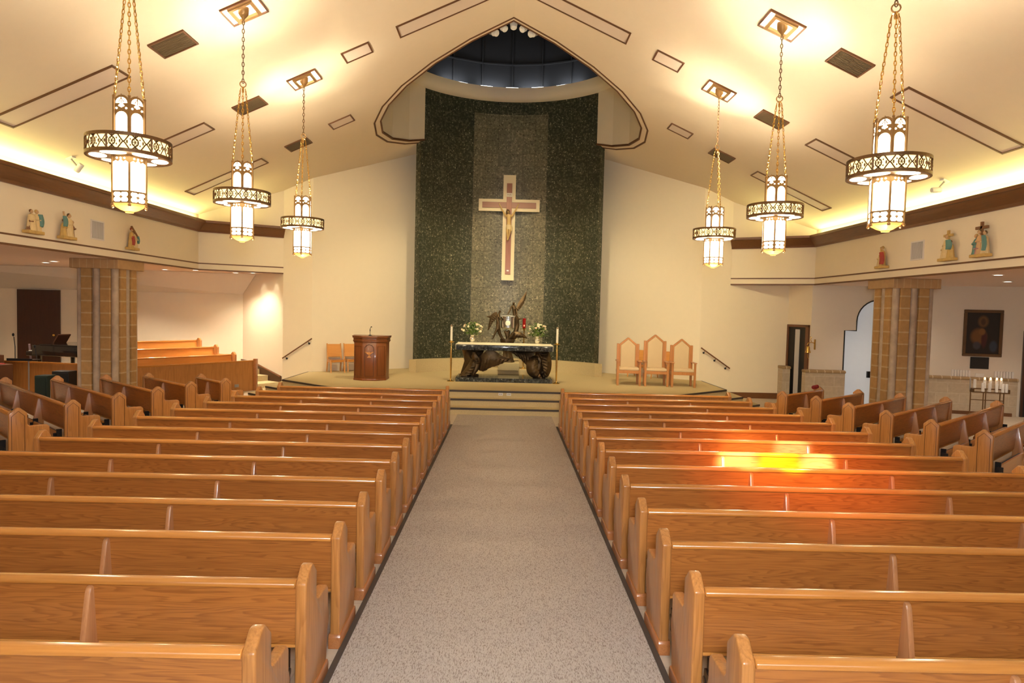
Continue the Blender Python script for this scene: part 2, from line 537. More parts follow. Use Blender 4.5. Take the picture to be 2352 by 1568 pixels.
M_['bronze'] = plain('bronze', (0.105, 0.070, 0.036), 0.42, 0.8, 0.4, 9, bump=0.6, bscale=26)
M_['brass'] = plain('brass', (0.72, 0.47, 0.14), 0.22, 1.0, 0.1)
M_['lampbronze'] = plain('lamp_bronze', (0.36, 0.21, 0.085), 0.38, 0.75, 0.15)
M_['lampdark'] = plain('lamp_dark_bronze', (0.16, 0.085, 0.035), 0.42, 0.7, 0.15)
M_['silver'] = plain('silver', (0.80, 0.78, 0.74), 0.15, 1.0, 0.1, 12)
M_['glow'] = emis('lamp_glass', (1.0, 0.90, 0.68), 4.6)
M_['glow2'] = emis('lamp_glass_warm', (1.0, 0.72, 0.30), 1.5)
M_['glowcap'] = emis('lamp_glass_amber', (1.0, 0.52, 0.12), 0.55, (0.35, 0.17, 0.04))
M_['glowbox'] = emis('box_diffuser', (1.0, 0.90, 0.68), 3.5)
M_['downglow'] = emis('downlight_bulb', (1.0, 0.90, 0.74), 8.0)
M_['ledwhite'] = emis('led_tube', (0.90, 0.95, 1.0), 8.0)
M_['panelwhite'] = plain('panel_white', (0.72, 0.60, 0.50), 0.7, var=0.02)
M_['grille'] = plain('vent_grille', (0.17, 0.12, 0.065), 0.55, 0.3)
M_['vent_white'] = plain('vent_white', (0.70, 0.64, 0.60), 0.6)
M_['vent_slat'] = plain('vent_slat', (0.52, 0.49, 0.48), 0.6)
M_['white'] = plain('white_paint', (0.78, 0.76, 0.72), 0.5)
M_['cream'] = plain('cream_paint', (0.86, 0.74, 0.50), 0.6, var=0.02)
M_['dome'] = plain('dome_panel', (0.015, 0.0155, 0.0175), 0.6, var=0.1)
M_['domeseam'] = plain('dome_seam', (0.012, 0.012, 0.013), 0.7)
M_['ringplaster'] = plain('ring_plaster', (0.74, 0.66, 0.53), 0.75, var=0.02)
M_['rib'] = stone_blocks('tan_stone', (0.43, 0.245, 0.095), (0.37, 0.21, 0.08), (0.50, 0.35, 0.19), 9.0, 0.30, 'z', 0.018, 0.85, 0.0, 0.2)
M_['core'] = plain('grey_stone', (0.45, 0.345, 0.255), 0.9, var=0.35, scale=5, bump=0.6, bscale=18)
M_['halfwall'] = stone_blocks('beige_stone', (0.52, 0.42, 0.30), (0.47, 0.37, 0.26), (0.55, 0.46, 0.34), 0.62, 0.30, 'xz', 0.012, 0.85, 0.5, 0.22)
M_['coping'] = stone_blocks('coping_stone', (0.36, 0.24, 0.12), (0.33, 0.22, 0.11), (0.60, 0.48, 0.32), 0.24, 5.0, 'xz', 0.012, 0.8, 0.0, 0.15)
M_['frost'] = plain('frosted_glass', (0.50, 0.54, 0.58), 0.35, var=0.04)
M_['dark'] = plain('near_black', (0.008, 0.007, 0.006), 0.6)
M_['piano'] = plain('piano_black', (0.010, 0.009, 0.009), 0.12, coat=0.6)
M_['cloth'] = plain('altar_linen', (0.88, 0.80, 0.62), 0.85, bump=0.1, bscale=200)
M_['wax'] = plain('candle_wax', (0.85, 0.80, 0.66), 0.5)
M_['waxwhite'] = plain('white_wax', (0.72, 0.68, 0.64), 0.5)
M_['flame'] = emis('flame', (1.0, 0.45, 0.12), 14.0)
M_['flamered'] = emis('red_flame', (1.0, 0.03, 0.02), 2.5)
M_['redglass'] = plain('red_glass', (0.28, 0.008, 0.008), 0.08)
M_['leaf'] = plain('leaf', (0.15, 0.26, 0.045), 0.5, var=0.45, scale=14)
M_['rose'] = plain('white_rose', (0.86, 0.74, 0.52), 0.7, var=0.1)
M_['rosepink'] = plain('peach_rose', (0.84, 0.60, 0.40), 0.7, var=0.1)
M_['blossom'] = plain('small_blossom', (0.72, 0.70, 0.52), 0.8)
M_['crosswood'] = wood('cross_wood', (0.35, 0.135, 0.075), (0.23, 0.075, 0.04), 'z', 0.35, 0.3, 0.5, 4)
M_['crosswoodx'] = wood('cross_wood_x', (0.40, 0.18, 0.11), (0.28, 0.10, 0.055), 'x', 0.35, 0.3, 0.5, 4)
M_['corpus'] = plain('carved_skin', (0.62, 0.42, 0.16), 0.5, var=0.1)
M_['loin'] = plain('carved_cloth', (0.78, 0.62, 0.34), 0.6)
M_['hair'] = plain('carved_hair', (0.10, 0.055, 0.02), 0.6)
M_['gold'] = plain('gilt_plaster', (0.55, 0.36, 0.11), 0.55, var=0.25, scale=12)
M_['ivory'] = plain('ivory_robe', (0.66, 0.50, 0.26), 0.6, var=0.2, scale=10)
M_['teal'] = plain('teal_robe', (0.10, 0.22, 0.20), 0.6, var=0.15)
M_['redrobe'] = plain('red_robe', (0.36, 0.045, 0.03), 0.6, var=0.15)
M_['brownrobe'] = plain('brown_robe', (0.20, 0.09, 0.035), 0.6, var=0.2)
M_['pinkrobe'] = plain('pink_robe', (0.42, 0.20, 0.20), 0.6, var=0.15)
M_['skin'] = plain('painted_skin', (0.55, 0.34, 0.17), 0.55)
M_['frame_gold'] = plain('picture_frame', (0.12, 0.060, 0.022), 0.45, var=0.25)
M_['redcloth'] = plain('red_cloth', (0.22, 0.012, 0.015), 0.8)
M_['greenbox'] = plain('green_black', (0.008, 0.022, 0.016), 0.7)
M_['grey'] = plain('grey_plastic', (0.30, 0.28, 0.26), 0.5)
M_['mauve'] = plain('mauve_fabric', (0.22, 0.15, 0.16), 0.8)
M_['bookwhite'] = plain('paper', (0.76, 0.72, 0.68), 0.7)

# ---------------------------------------------------------------- key geometry
CM, CZ = 0.455, 9.78                 # gable: z = CZ - CM*|x|
def ceil(x): return CZ - CM * abs(x)
SOF = 3.74                           # side-aisle soffit
HX = 9.62                            # header wall face
DC = Vector((0, 20.6)); DR = 4.05    # round opening in the ceiling
ST = 0.54                            # stage height
HEAD = {s: [(s * 7.35, 22.1), (s * 9.55, 20.85), (s * HX, 12.0), (s * HX, -3.2)] for s in (-1, 1)}

# ================================================================= SETTING
struct(MB().poly([(-19, -3.2, 0), (19, -3.2, 0), (19, 26, 0), (-19, 26, 0)]).build('floor', M_['tile']))

def arc_angles(s):
    """polygon corners of the round ceiling opening, front apex to the edge of the stone screen"""
    L = [-90 + s * 15 * k for k in range(9)]
    L.append(-90 + s * 131.1)
    return L
def dpt(a, r): return (DC.x + r * math.cos(R(a)), DC.y + r * math.sin(R(a)))

# gabled ceiling with the round cut-out
mb = MB()
for s in (-1, 1):
    plan = [(0, -3.2)] + [dpt(a, DR) for a in arc_angles(s)] + [(s * 2.9, 24.75), (s * 6.4, 22.1), (s * 7.45, 22.1), (s * 9.8, 20.95), (s * 9.9, -3.2)]
    mb.poly([(x, y, ceil(x)) for x, y in plan])
struct(mb.build('ceiling', M_['ceiling']))

def ring_strip(mb, r1, r2, d0, d1):
    for s in (-1, 1):
        A = arc_angles(s)
        for a, b in zip(A, A[1:]):
            q = []
            for (rr, d) in ((r1, d0), (r2, d0), (r2, d1), (r1, d1)):
                pa, pb = dpt(a, rr), dpt(b, rr)
                q.append((Vector((pa[0], pa[1], ceil(pa[0]) + d)), Vector((pb[0], pb[1], ceil(pb[0]) + d))))
            for i in range(4):
                (a0, b0), (a1, b1) = q[i], q[(i + 1) % 4]
                mb.poly([a0, b0, b1, a1])
    return mb
t = struct(ring_strip(MB(), 4.09, 4.045, -0.02, 0.02).build('trim_1', M_['brownline']))
struct(ring_strip(MB(), 4.046, 3.91, 0.0, 0.03).build('trim_2', M_['ceiling']))
struct(ring_strip(MB(), 3.912, 3.87, -0.02, 0.03).build('trim_3', M_['brownline']))

# drum above the opening
mb = MB()
for s in (-1, 1):
    A = arc_angles(s)
    for a, b in zip(A, A[1:]):
        pa, pb = dpt(a, 3.905), dpt(b, 3.905)
        mb.poly([(pa[0], pa[1], ceil(pa[0])), (pb[0], pb[1], ceil(pb[0])), (pb[0], pb[1], 10.6), (pa[0], pa[1], 10.6)])
struct(mb.build('wall_drum', M_['plaster']))
# bulging plaster ring with a light cove on top
prof = [(3.97, 10.20), (3.86, 10.21), (3.74, 10.27), (3.66, 10.37), (3.62, 10.50), (3.62, 10.62), (3.72, 10.63), (3.76, 10.56), (4.30, 10.56)]
struct(MB().lathe(prof, 72, (0, DC.y, 0)).build('trim_4', M_['ringplaster'], smooth=True))
# dark panelled dome
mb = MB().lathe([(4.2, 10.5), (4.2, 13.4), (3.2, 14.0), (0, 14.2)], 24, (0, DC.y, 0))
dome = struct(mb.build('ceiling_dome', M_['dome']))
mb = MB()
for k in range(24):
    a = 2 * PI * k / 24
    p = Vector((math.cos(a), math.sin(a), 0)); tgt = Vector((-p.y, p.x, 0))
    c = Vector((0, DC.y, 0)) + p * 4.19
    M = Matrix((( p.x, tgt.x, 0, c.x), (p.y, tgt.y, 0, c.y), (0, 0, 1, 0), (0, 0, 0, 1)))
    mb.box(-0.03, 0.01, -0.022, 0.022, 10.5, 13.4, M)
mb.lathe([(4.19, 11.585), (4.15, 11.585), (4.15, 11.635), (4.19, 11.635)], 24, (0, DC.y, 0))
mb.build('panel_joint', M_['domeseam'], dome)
for i, a in enumerate((62, 76, 90, 104, 118)):
    p = dpt(a, 3.76)
    o = MB().box(-0.22, 0.22, -0.02, 0.02, 0, 0.035).build('cove_light_tube', M_['ledwhite'])
    o.location = (p[0], p[1], 10.632); o.rotation_euler = (0, 0, R(a - 90))
    tag(o, 'white light tube on the round ledge under the dark dome, number %s from the left' % ['five', 'four', 'three', 'two', 'one'][i], 'light', 'light tubes below the dome')
for a in (35, 60, 80, 100, 120, 145):
    p = dpt(a, 3.95)
    lamp('AREA', 'dome_cove_light', (p[0], p[1], 10.70), 9, (0.88, 0.93, 1.0), (p[0] * 1.03, DC.y + (p[1] - DC.y) * 1.045, 13), 0.9, 0.12)

# back walls
def wallmesh(pts, tops, name, mat, z0=0.0):
    mb = MB()
    for (p, q), (tp, tq) in zip(zip(pts, pts[1:]), zip(tops, tops[1:])):
        mb.poly([(p[0], p[1], z0), (q[0], q[1], z0), (q[0], q[1], tq), (p[0], p[1], tp)])
    return struct(mb.build(name, mat))
wallmesh([(-7.35, 22.1), (-6.4, 22.1), (-2.9, 24.75)], [ceil(7.35), ceil(6.4), ceil(2.9)], 'wall_back_left', M_['plaster'])
wallmesh([(7.35, 22.1), (6.4, 22.1), (2.9, 24.75)], [ceil(7.35), ceil(6.4), ceil(2.9)], 'wall_back_right', M_['plaster'])

# curved green stone screen
def arcslab(r0, r1, xm, z0, z1, n=40):
    mb = MB()
    a = math.asin(xm / r0)
    A = [PI / 2 - a + 2 * a * k / n for k in range(n + 1)]
    inn = [(r0 * math.cos(t), DC.y + r0 * math.sin(t)) for t in A]
    out = [(r1 * math.cos(t), DC.y + r1 * math.sin(t)) for t in A]
    for k in range(n):
        (x0, y0), (x1, y1), (u0, v0), (u1, v1) = inn[k], inn[k + 1], out[k], out[k + 1]
        mb.poly([(x0, y0, z0), (x1, y1, z0), (x1, y1, z1), (x0, y0, z1)])
        mb.poly([(u0, v0, z0), (u1, v1, z0), (u1, v1, z1), (u0, v0, z1)])
        mb.poly([(x0, y0, z0), (x1, y1, z0), (u1, v1, z0), (u0, v0, z0)])
        mb.poly([(x0, y0, z1), (x1, y1, z1), (u1, v1, z1), (u0, v0, z1)])
    for k in (0, n):
        mb.poly([(inn[k][0], inn[k][1], z0), (out[k][0], out[k][1], z0), (out[k][0], out[k][1], z1), (inn[k][0], inn[k][1], z1)])
    return mb
struct(arcslab(3.93, 4.15, 3.05, 0.5, 10.3).build('wall_apse', M_['marble'], weld=True))
struct(arcslab(3.915, 3.95, 1.32, 0.95, 9.75, 20).build('wall_apse_centre', M_['marble_light'], weld=True))
struct(arcslab(3.62, 3.94, 3.02, ST - .02, 0.97).build('trim_5', M_['stage'], weld=True))

# header walls over the side aisles, cove moulding, brown lines
for s, nm in ((-1, 'left'), (1, 'right')):
    H = HEAD[s]
    mb = MB()
    for p, q in zip(H, H[1:]):
        mb.poly([(p[0], p[1], SOF), (q[0], q[1], SOF), (q[0], q[1], ceil(q[0]) + .02), (p[0], p[1], ceil(p[0]) + .02)])
    struct(mb.build('wall_header_' + nm, M_['plaster']))
    sd = 1 if s == 1 else -1
    crown = [(-0.01, 4.90), (0.05, 4.90), (0.07, 4.96), (0.12, 5.00), (0.19, 5.08), (0.24, 5.12), (0.26, 5.16), (0.30, 5.17), (0.30, 5.24), (0.24, 5.24), (0.22, 5.18), (-0.01, 5.18)]
    struct(MB().sweep(H, crown, sd).build('trim_6' if s < 0 else 'trim_7', M_['brown'], smooth=True, ang=25))
    struct(MB().sweep(H, [(-.01, 3.92), (.014, 3.92), (.014, 3.955), (-.01, 3.955)], sd).build('trim_8' if s < 0 else 'trim_9', M_['brownline']))
    struct(MB().sweep(H, [(-.02, 3.725), (.014, 3.725), (.014, 3.765), (-.02, 3.765)], sd).build('trim_10' if s < 0 else 'trim_11', M_['brownline']))
    # soffit of the side aisle
    mb = MB().poly([(s * 7.35, 22.1, SOF), (s * 9.55, 20.85, SOF), (s * HX, 12, SOF), (s * HX, -3.2, SOF), (s * 19, -3.2, SOF), (s * 19, 24, SOF), (s * 9.3, 24, SOF)])
    struct(mb.build('ceiling_aisle_' + nm, M_['soffit']))
    # fluorescent cove strip
    lamp('AREA', 'cove_strip_light', (s * (HX - .13), 8.6, 5.21), 210, (1.0, 0.91, 0.36), (s * (HX - .38), 8.6, 6.2), 24.0, 0.10)
    o = lamp('AREA', 'cove_strip_light', (s * 8.4, 21.36, 5.21), 26, (1.0, 0.91, 0.36), (s * 8.28, 21.1, 6.2), 0.10, 2.3)

# left choir alcove walls
wallmesh([(-7.35, 22.1), (-9.15, 23.35)], [SOF, SOF], 'wall_alcove_right', M_['plaster'])
wallmesh([(-9.15, 23.35), (-18.5, 21.35)], [SOF, SOF], 'wall_alcove_back', M_['plaster'])
struct(MB().poly([(-9.15, 23.33, 3.05), (-18.5, 21.33, 3.05), (-18.5, 20.1, 3.735), (-8.55, 22.92, 3.735)]).build('ceiling_alcove_slope', M_['plaster_grey']))
wallmesh([(-18.5, 21.35), (-18.5, -3.2)], [SOF, SOF], 'wall_left', M_['plaster'])
# right chapel walls
wallmesh([(7.35, 22.1), (9.3, 22.1), (9.55, 20.95)], [SOF, SOF, SOF], 'wall_chapel_left', M_['plaster'])
mb = MB()
XA0, XA1 = 10.61, 12.69
arch = [(XA0, 0), (XA0, 2.34), (10.98, 2.34), (10.98, 2.64)] + [(11.65 - 0.67 * math.cos(t), 2.64 + 0.67 * math.sin(t)) for t in [PI * k / 16 for k in range(1, 16)]] + [(12.32, 2.64), (12.32, 2.34), (XA1, 2.34), (XA1, 0)]
mb.poly([(x, 20.95, z) for x, z in [(9.55, 0)] + arch + [(13.4, 0), (13.4, SOF), (9.55, SOF)]])
struct(mb.build('wall_chapel_arch', M_['plaster_grey']))
win = struct(MB().box(XA0 - .1, XA1 + .1, 21.12, 21.16, 0, 3.5).build('window_1', M_['frost']))
M_['frost'].node_tree.nodes['Principled BSDF'].inputs['Emission Color'].default_value = (0.69, 0.71, 0.74, 1)
M_['frost'].node_tree.nodes['Principled BSDF'].inputs['Emission Strength'].default_value = 0.22
MB().tube([(x, 20.95, z) for x, z in arch], 0.022, 6).build('window_frame', M_['dark'], win)
MB().box(11.45, 11.55, 21.05, 21.12, .86, 1.06).build('door_handle', M_['blackmetal'], win)
wallmesh([(12.2, 20.95), (12.2, 19.9), (14.8, 19.15), (18.5, 18.1)], [SOF] * 4, 'wall_chapel_right', M_['plaster_grey'])
wallmesh([(18.5, 18.1), (18.5, -3.2)], [SOF] * 2, 'wall_right', M_['plaster_grey'])

# doors
dm = Matrix.Translation((-15.25, 22.02, 0)) @ Matrix.Rotation(math.atan2(2.0, 9.35), 4, 'Z')
d = struct(MB().box(-.62, .62, -.05, 0.01, 0, 3.02, dm).build('door_1', M_['darkwood']))
MB().ell(dm @ Vector((.45, -.09, 1.55)), .045).build('door_knob', M_['brass'], d, smooth=True)
da = math.atan2(20.95 - 22.1, 0.25)
dm = Matrix.Translation((9.425, 21.525, 0)) @ Matrix.Rotation(da, 4, 'Z')
d = struct(MB().box(-.47, .47, -.03, .005, 0, 2.40, dm).build('door_2', M_['dark']))
MB().box(-.12, .10, -.045, -.03, .05, 2.33, dm).build('pane', M_['vent_slat'], d)
mb = MB().box(-.54, -.46, -.06, .01, 0, 2.48, dm).box(.40, .54, -.06, .01, 0, 2.48, dm).box(-.54, .54, -.06, .01, 2.40, 2.48, dm)
mb.build('door_frame', M_['doorframe'], d)
pw = math.atan2(-0.75, 2.6)
def pwp(X, off=0.0):
    """point on the painting wall at world x = X, moved off it towards the nave"""
    y = 19.9 - 0.75 / 2.6 * (X - 12.2)
    return Vector((X + math.sin(pw) * off, y - math.cos(pw) * off, 0))
dm = Matrix.Translation(pwp(15.62, 0)) @ Matrix.Rotation(pw, 4, 'Z')
d = struct(MB().box(-.74, .74, -.04, .01, 0, 2.42, dm).build('door_3', M_['dark']))
MB().box(-.8, -.74, -.07, .01, 0, 2.48, dm).build('door_frame', M_['darkwood'], d)

# baseboards
struct(MB().box(6.58, 9.02, 22.06, 22.1, 0, 0.16).box(6.58, 9.02, 22.05, 22.1, .16, .19).build('baseboard_right', M_['brown']))
mb = MB().box(-.9, 1.6, -.14, .0, 0, .1, Matrix.Translation(pwp(13.1, 0)) @ Matrix.Rotation(pw, 4, 'Z'))
struct(mb.build('baseboard_chapel', M_['brown']))
# stair stringer on the alcove wall
a0, a1 = Vector((-7.37, 22.08, 0)), Vector((-9.12, 23.30, 0))
dv = (a1 - a0)
def al(t, z, off=0.0):
    n = Vector((-dv.y, dv.x, 0)).normalized()
    p = a0 + dv * t + n * off
    return (p.x, p.y, z)
mb = MB()
pts = [(0, .0), (0, .37), (.66, .73), (1.0, .79), (1.0, 0)]
A = [al(t, z, .05) for t, z in pts]; B = [al(t, z, .0) for t, z in pts]
mb.poly(A)
for i in range(len(A)): mb.poly([A[i], A[(i + 1) % 5], B[(i + 1) % 5], B[i]])
tr = struct(mb.build('trim_12', M_['darkwood']))
MB().tube([al(0, .37, .06), al(.66, .73, .06), al(1.0, .79, .06)], .03, 6).build('cap_rail', M_['brown'], tr)

# stage with three risers
def off_poly(P3, d):
    return P3
tops = {
    .54: [(-6.5, 22.4), (-6.5, 19.55), (-4.66, 17.95), (4.66, 17.95), (6.5, 19.55), (6.5, 22.4)],
    .36: [(-6.92, 22.4), (-6.92, 19.35), (-4.84, 17.57), (4.84, 17.57), (6.92, 19.35), (6.92, 22.4)],
    .18: [(-7.34, 22.4), (-7.34, 19.15), (-5.02, 17.13), (5.02, 17.13), (7.34, 19.15), (7.34, 22.4)]}
# plan clipped to the walls
mb = MB()
for z, P3 in tops.items():
    Q = [(-abs(P3[0][0]), 22.09)] + P3[1:5] + [(P3[5][0], 22.09)]
    if z == .54:
        Q = Q + [(6.4, 22.09), (3.0, 24.66), (-3.0, 24.66), (-6.4, 22.09)]
    mb.prism(Q, 'z', 0.0 if z == .18 else z - .18, z)
stage = struct(mb.build('floor_stage', M_['stage']))
for i, (z, P3) in enumerate(tops.items()):
    MB().sweep(P3[1:5] if z != .54 else [(-6.5, 22.05)] + P3[1:5] + [(6.5, 22.05)], [(-.03, z - .045), (.012, z - .045), (.012, z + .004), (-.03, z + .004)], 1).build('step_nosing', M_['nosing'], stage)
# stepped block for the tabernacle
struct(MB().box(-.72, .92, 22.25, 23.6, ST, .74).box(-.25, .45, 22.0, 23.4, .74, .98).build('floor_tabernacle_plinth', M_['stage'], bevel=.01))

# carpet runner of the centre aisle
t = thing('carpet_runner', 'grey beige flecked carpet runner down the centre aisle', 'carpet', (0, 0, 0))
MB().box(-1.21, 1.21, -3.0, 17.14, 0, .012).build('carpet_field', M_['carpet'], t)
for s in (-1, 1):
    MB().box(min(s * 1.21, s * 1.258), max(s * 1.21, s * 1.258), -3.0, 15.6, 0, .018).build('edge_strip', M_['strip'], t)

# choir platform and stairs in the left alcove
tdir = Vector((-.556, -.831, 0)); ndir = Vector((-.831, .556, 0))
Q0 = Vector((-7.94, 21.16, 0))
def ch(a, b, z=0): v = Q0 + tdir * a + ndir * b; return (v.x, v.y, z)
mb = MB()
for (b0, z) in ((.25, .20), (1.15, .40), (2.0, .58)):
    p = [ch(-.25, b0), ch(3.9, b0), ch(5.0, 4.8), ch(.3 if b0 < 1 else .6, 2.9)]
    mb.prism([(x, y) for x, y, _ in p], 'z', 0, z)
struct(mb.build('floor_choir', M_['stage']))
mb = MB()
for k, (t0, z) in enumerate(((.0, .18), (.30, .36), (.52, .54))):
    a = Vector(al(t0, 0, .06)); b = Vector(al(.95, 0, .06)); n = Vector((-dv.y, dv.x, 0)).normalized()
    q = [a, b, b + n * 1.0, a + n * 1.0]
    mb.prism([(v.x, v.y) for v in q], 'z', 0, z)
st_ = struct(mb.build('floor_choir_stairs', M_['stage']))
# columns
def column(s, label):
    cx, cy = s * 10.2, 17.25
    t = thing('stone_column', label, 'column', (cx, cy, 0))
    c = .36
    MB().prism([(-c, -.46), (c, -.46), (.46, -c), (.46, c), (c, .46), (-c, .46), (-.46, c), (-.46, -c)], 'z', 0, 3.52).build('core', M_['core'], t)
    for k in range(4):
        M = Matrix.Rotation(PI / 2 * k, 4, 'Z')
        mb = MB()
        for x in (-.235, .235):
            mb.box(x - .125, x + .125, -.535, -.36, 0, 3.52, M)
        mb.build('stone_rib', M_['rib'], t, bevel=.012, seg=1)
        # round stone shaft in each hollow
        MB().cyl(M @ Vector((0, -.44, 0)), M @ Vector((0, -.44, 3.52)), .095, n=12).cyl(M @ Vector((.42, -.42, 0)), M @ Vector((.42, -.42, 3.52)), .085, n=12).build('round_shaft', M_['core'], t, smooth=True)
    MB().box(-.60, .60, -.60, .60, 3.50, 3.739).build('capital', stone_cap, t, bevel=.012, seg=1)
    return t
stone_cap = stone_blocks('capital_stone', (0.46, 0.28, 0.13), (0.40, 0.25, 0.125), (0.50, 0.36, 0.2), 0.17, 9.0, 'xz', 0.008, 0.85, 0.0, 0.2)
column(-1, 'clustered stone column in front of the choir benches at the left')
column(1, 'clustered stone column in front of the frosted arch at the right')
# half-height stone walls of the chapel
def halfwall(name, label, M, x0, x1, h, yd=.24):
    t = thing(name, label, 'half wall', M=M)
    MB().box(x0, x1, -yd, 0, 0, h - .09).build('stone_face', M_['halfwall'], t)
    MB().prism([(-yd - .03, h - .09), (.0, h - .09), (.0, h), (-yd + .02, h), (-yd - .03, h - .03)], 'x', x0 - .02, x1 + .02).build('coping', M_['coping'], t, bevel=.02)
    return t
halfwall('stone_half_wall', 'beige stone half wall to the left of the frosted arch', Matrix.Translation((9.9, 20.9, 0)), -.60, .64, 1.10)
halfwall('stone_half_wall', 'narrow stone half wall pier left of the dark glazed door', Matrix.Translation((9.15, 22.08, 0)), -.12, .13, 1.12, .36)
halfwall('stone_half_wall', 'long stone half wall under the dark painting', Matrix.Translation(pwp(13.35)) @ Matrix.Rotation(pw, 4, 'Z'), -1.15, 1.45, 1.10, .12)

# ================================================================= PEWS
# end panel profile in (y, z): y forward (towards the altar); ridge of the tall upright at y = 0
END = [(-.105, .10), (-.105, .882), (.0, .972), (.05, .972), (.145, .885), (.145, .70), (.17, .672), (.21, .672), (.41, .672), (.445, .64), (.45, .50), (.475, .44), (.475, .40), (.435, .32), (.41, .10)]
PL = [(-.12, 0), (.43, 0), (.43, .09), (.415, .115), (-.105, .115), (-.12, .09)]
def end_mesh():
    return MB().prism(END, 'x', -.037, .037).build('end_panel', M_['oak_end'], bevel=.014, seg=3)
def groove_mesh(side):
    mb = MB()
    x = side * .0375
    pth = [(-.065, .16), (-.065, .84), (.025, .922), (.108, .84), (.108, .16)]
    return mb.tube([(x, y, z) for y, z in pth], .0045, 5).build('routed_groove', M_['groove'])
_end = end_mesh()
_pl = MB().prism(PL, 'x', -.047, .047).build('plinth', M_['oak_plinth'], bevel=.006)
_gr = {s: groove_mesh(s) for s in (-1, 1)}
# triangular back support
SUP = [(-.075, .842), (-.105, .835), (-.12, .80), (-.27, .0), (-.02, .0), (-.02, .46), (-.03, .84)]
_sup = MB().prism(SUP, 'x', -.021, .021).build('back_support', M_['oak_post'], bevel=.012, seg=2)
_br = MB().box(-.02, .02, -.20, -.12, .10, .47).cyl((-.05, -.16, .33), (.03, -.16, .33), .028).box(-.045, -.02, -.24, -.14, .22, .40).build('kneeler_bracket', M_['blackmetal'], bevel=.004, seg=1)
for o in [_end, _pl, _sup, _br, _gr[-1], _gr[1]]:
    COL.objects.unlink(o)

def put(proto, name, parent, loc=(0, 0, 0)):
    o = proto.copy()
    o.name = name
    COL.objects.link(o)
    o.parent = parent
    o.location = loc
    return o

def pew(label, loc, rz, x0, x1, sups, group, blue=False, front=False, choir=False, ends=(1, 1)):
    """pew along local x from x0 to x1 (outer faces of its ends), facing local +y"""
    t = thing('pew' if not front else 'pew_front_screen', label, 'pew' if not front else 'pew screen', loc, rz, group)
    for i, (xe, on) in enumerate(((x0 + .037, ends[0]), (x1 - .037, ends[1]))):
        if not on: continue
        e = put(_end, 'end_panel', t, (xe, 0, 0))
        put(_pl, 'plinth', e, (0, 0, 0))
        if blue: put(_gr[-1 if i == 0 else 1], 'routed_groove', e)
    a, b = x0 + .074, x1 - .074
    bm_ = M_['oak_light'] if choir else (M_['oak_panel'] if front else M_['oak'])
    lo = .06 if front else .455
    MB().prism([(-.085, .862), (-.05, .862), (-.012, lo), (-.047, lo)], 'x', a, b).build('backrest', bm_, t)
    MB().prism([(-.112, .855), (-.108, .883), (-.085, .90), (-.045, .90), (-.02, .885), (-.02, .855)], 'x', a, b).build('top_rail', M_['oak_rail'], t, bevel=.008, seg=2)
    if front:
        return t
    MB().prism([(-.04, .43), (.0, .40), (.42, .43), (.44, .445), (.43, .46), (-.02, .445)], 'x', a, b).build('seat', M_['oak_light'], t, bevel=.005, seg=1)
    if choir:
        return t
    for x in sups:
        put(_sup, 'back_support', t, (x, 0, 0))
    # folding kneeler behind the back
    xs = [a] + [x for x in sups] + [b]
    for k, (p, q) in enumerate(zip(xs, xs[1:])):
        p2, q2 = p + .06, q - .06
        kn = MB().prism([(-.20, .20), (-.168, .20), (-.168, .42), (-.20, .42)], 'x', p2, q2).build('kneeler_board', M_['oak_light'], t)
        MB().prism([(-.168, .21), (-.125, .21), (-.125, .41), (-.168, .41)], 'x', p2, q2).build('kneeler_pad', M_['pad_blue'] if blue else M_['pad'], kn, bevel=.012, seg=2)
        put(_br, 'kneeler_bracket', kn, (p2 - .02, 0, 0))
        if k == len(xs) - 2: put(_br, 'kneeler_bracket', kn, (q2 + .02, 0, 0))
    return t

ORD = ['first', 'second', 'third', 'fourth', 'fifth', 'sixth', 'seventh', 'eighth', 'ninth', 'tenth', 'eleventh', 'twelfth', 'thirteenth', 'fourteenth']
Y0, DY = 15.08, 0.89
for s, nm in ((-1, 'left'), (1, 'right')):
    for i in range(14):
        xi, xo = 1.265, 5.104 + .1504 * i
        Ln = xo - xi
        nsp = 3 if i < 12 else 4
        sups = sorted(s * (xi + Ln * k / nsp) for k in range(1, nsp))
        x0, x1 = (xi, xo) if s > 0 else (-xo, -xi)
        if i == 0:
            lab = 'front oak screen with upright grain before the %s pews, nearest the altar steps' % nm
        elif i == 13:
            lab = 'oak pew %s of the aisle, nearest row, cut off by the lower edge' % nm
        else:
            lab = 'oak pew %s of the carpeted aisle, %s row counted from the front screen' % (nm, ORD[i - 1])
        pew(lab, (0, Y0 - DY * i, 0), 0, x0, x1, sups, 'centre pews %s of the aisle' % nm, front=(i == 0))
# angled side blocks
NEAR = [(6.53, 15.6), (6.96, 14.8), (7.15, 13.75), (7.35, 12.72), (7.53, 11.64), (7.74, 10.62)]
LEN = {-1: [1.35, 2.45, 3.1, 3.95, 4.75, 5.4], 1: [2.02, 2.44, 3.1, 3.8, 4.65, 5.3]}
for s, nm in ((-1, 'left'), (1, 'right')):
    for i, (x, y) in enumerate(NEAR):
        L_ = LEN[s][i]
        rz = R(42) * s
        if s < 0: x0, x1 = -L_, .037
        else: x0, x1 = -.037, L_
        k = 1 if i < 3 else 2
        if i == 0 and s < 0: k = 1
        sups = sorted((-1 if s < 0 else 1) * L_ * j / (k + 1) for j in range(1, k + 1))
        lab = 'angled oak pew in the %s side block, %s counted from the altar end' % (nm, ORD[i])
        pew(lab, (s * x, y, 0), rz, x0, x1, sups, 'angled pews of the %s side block' % nm, blue=True)
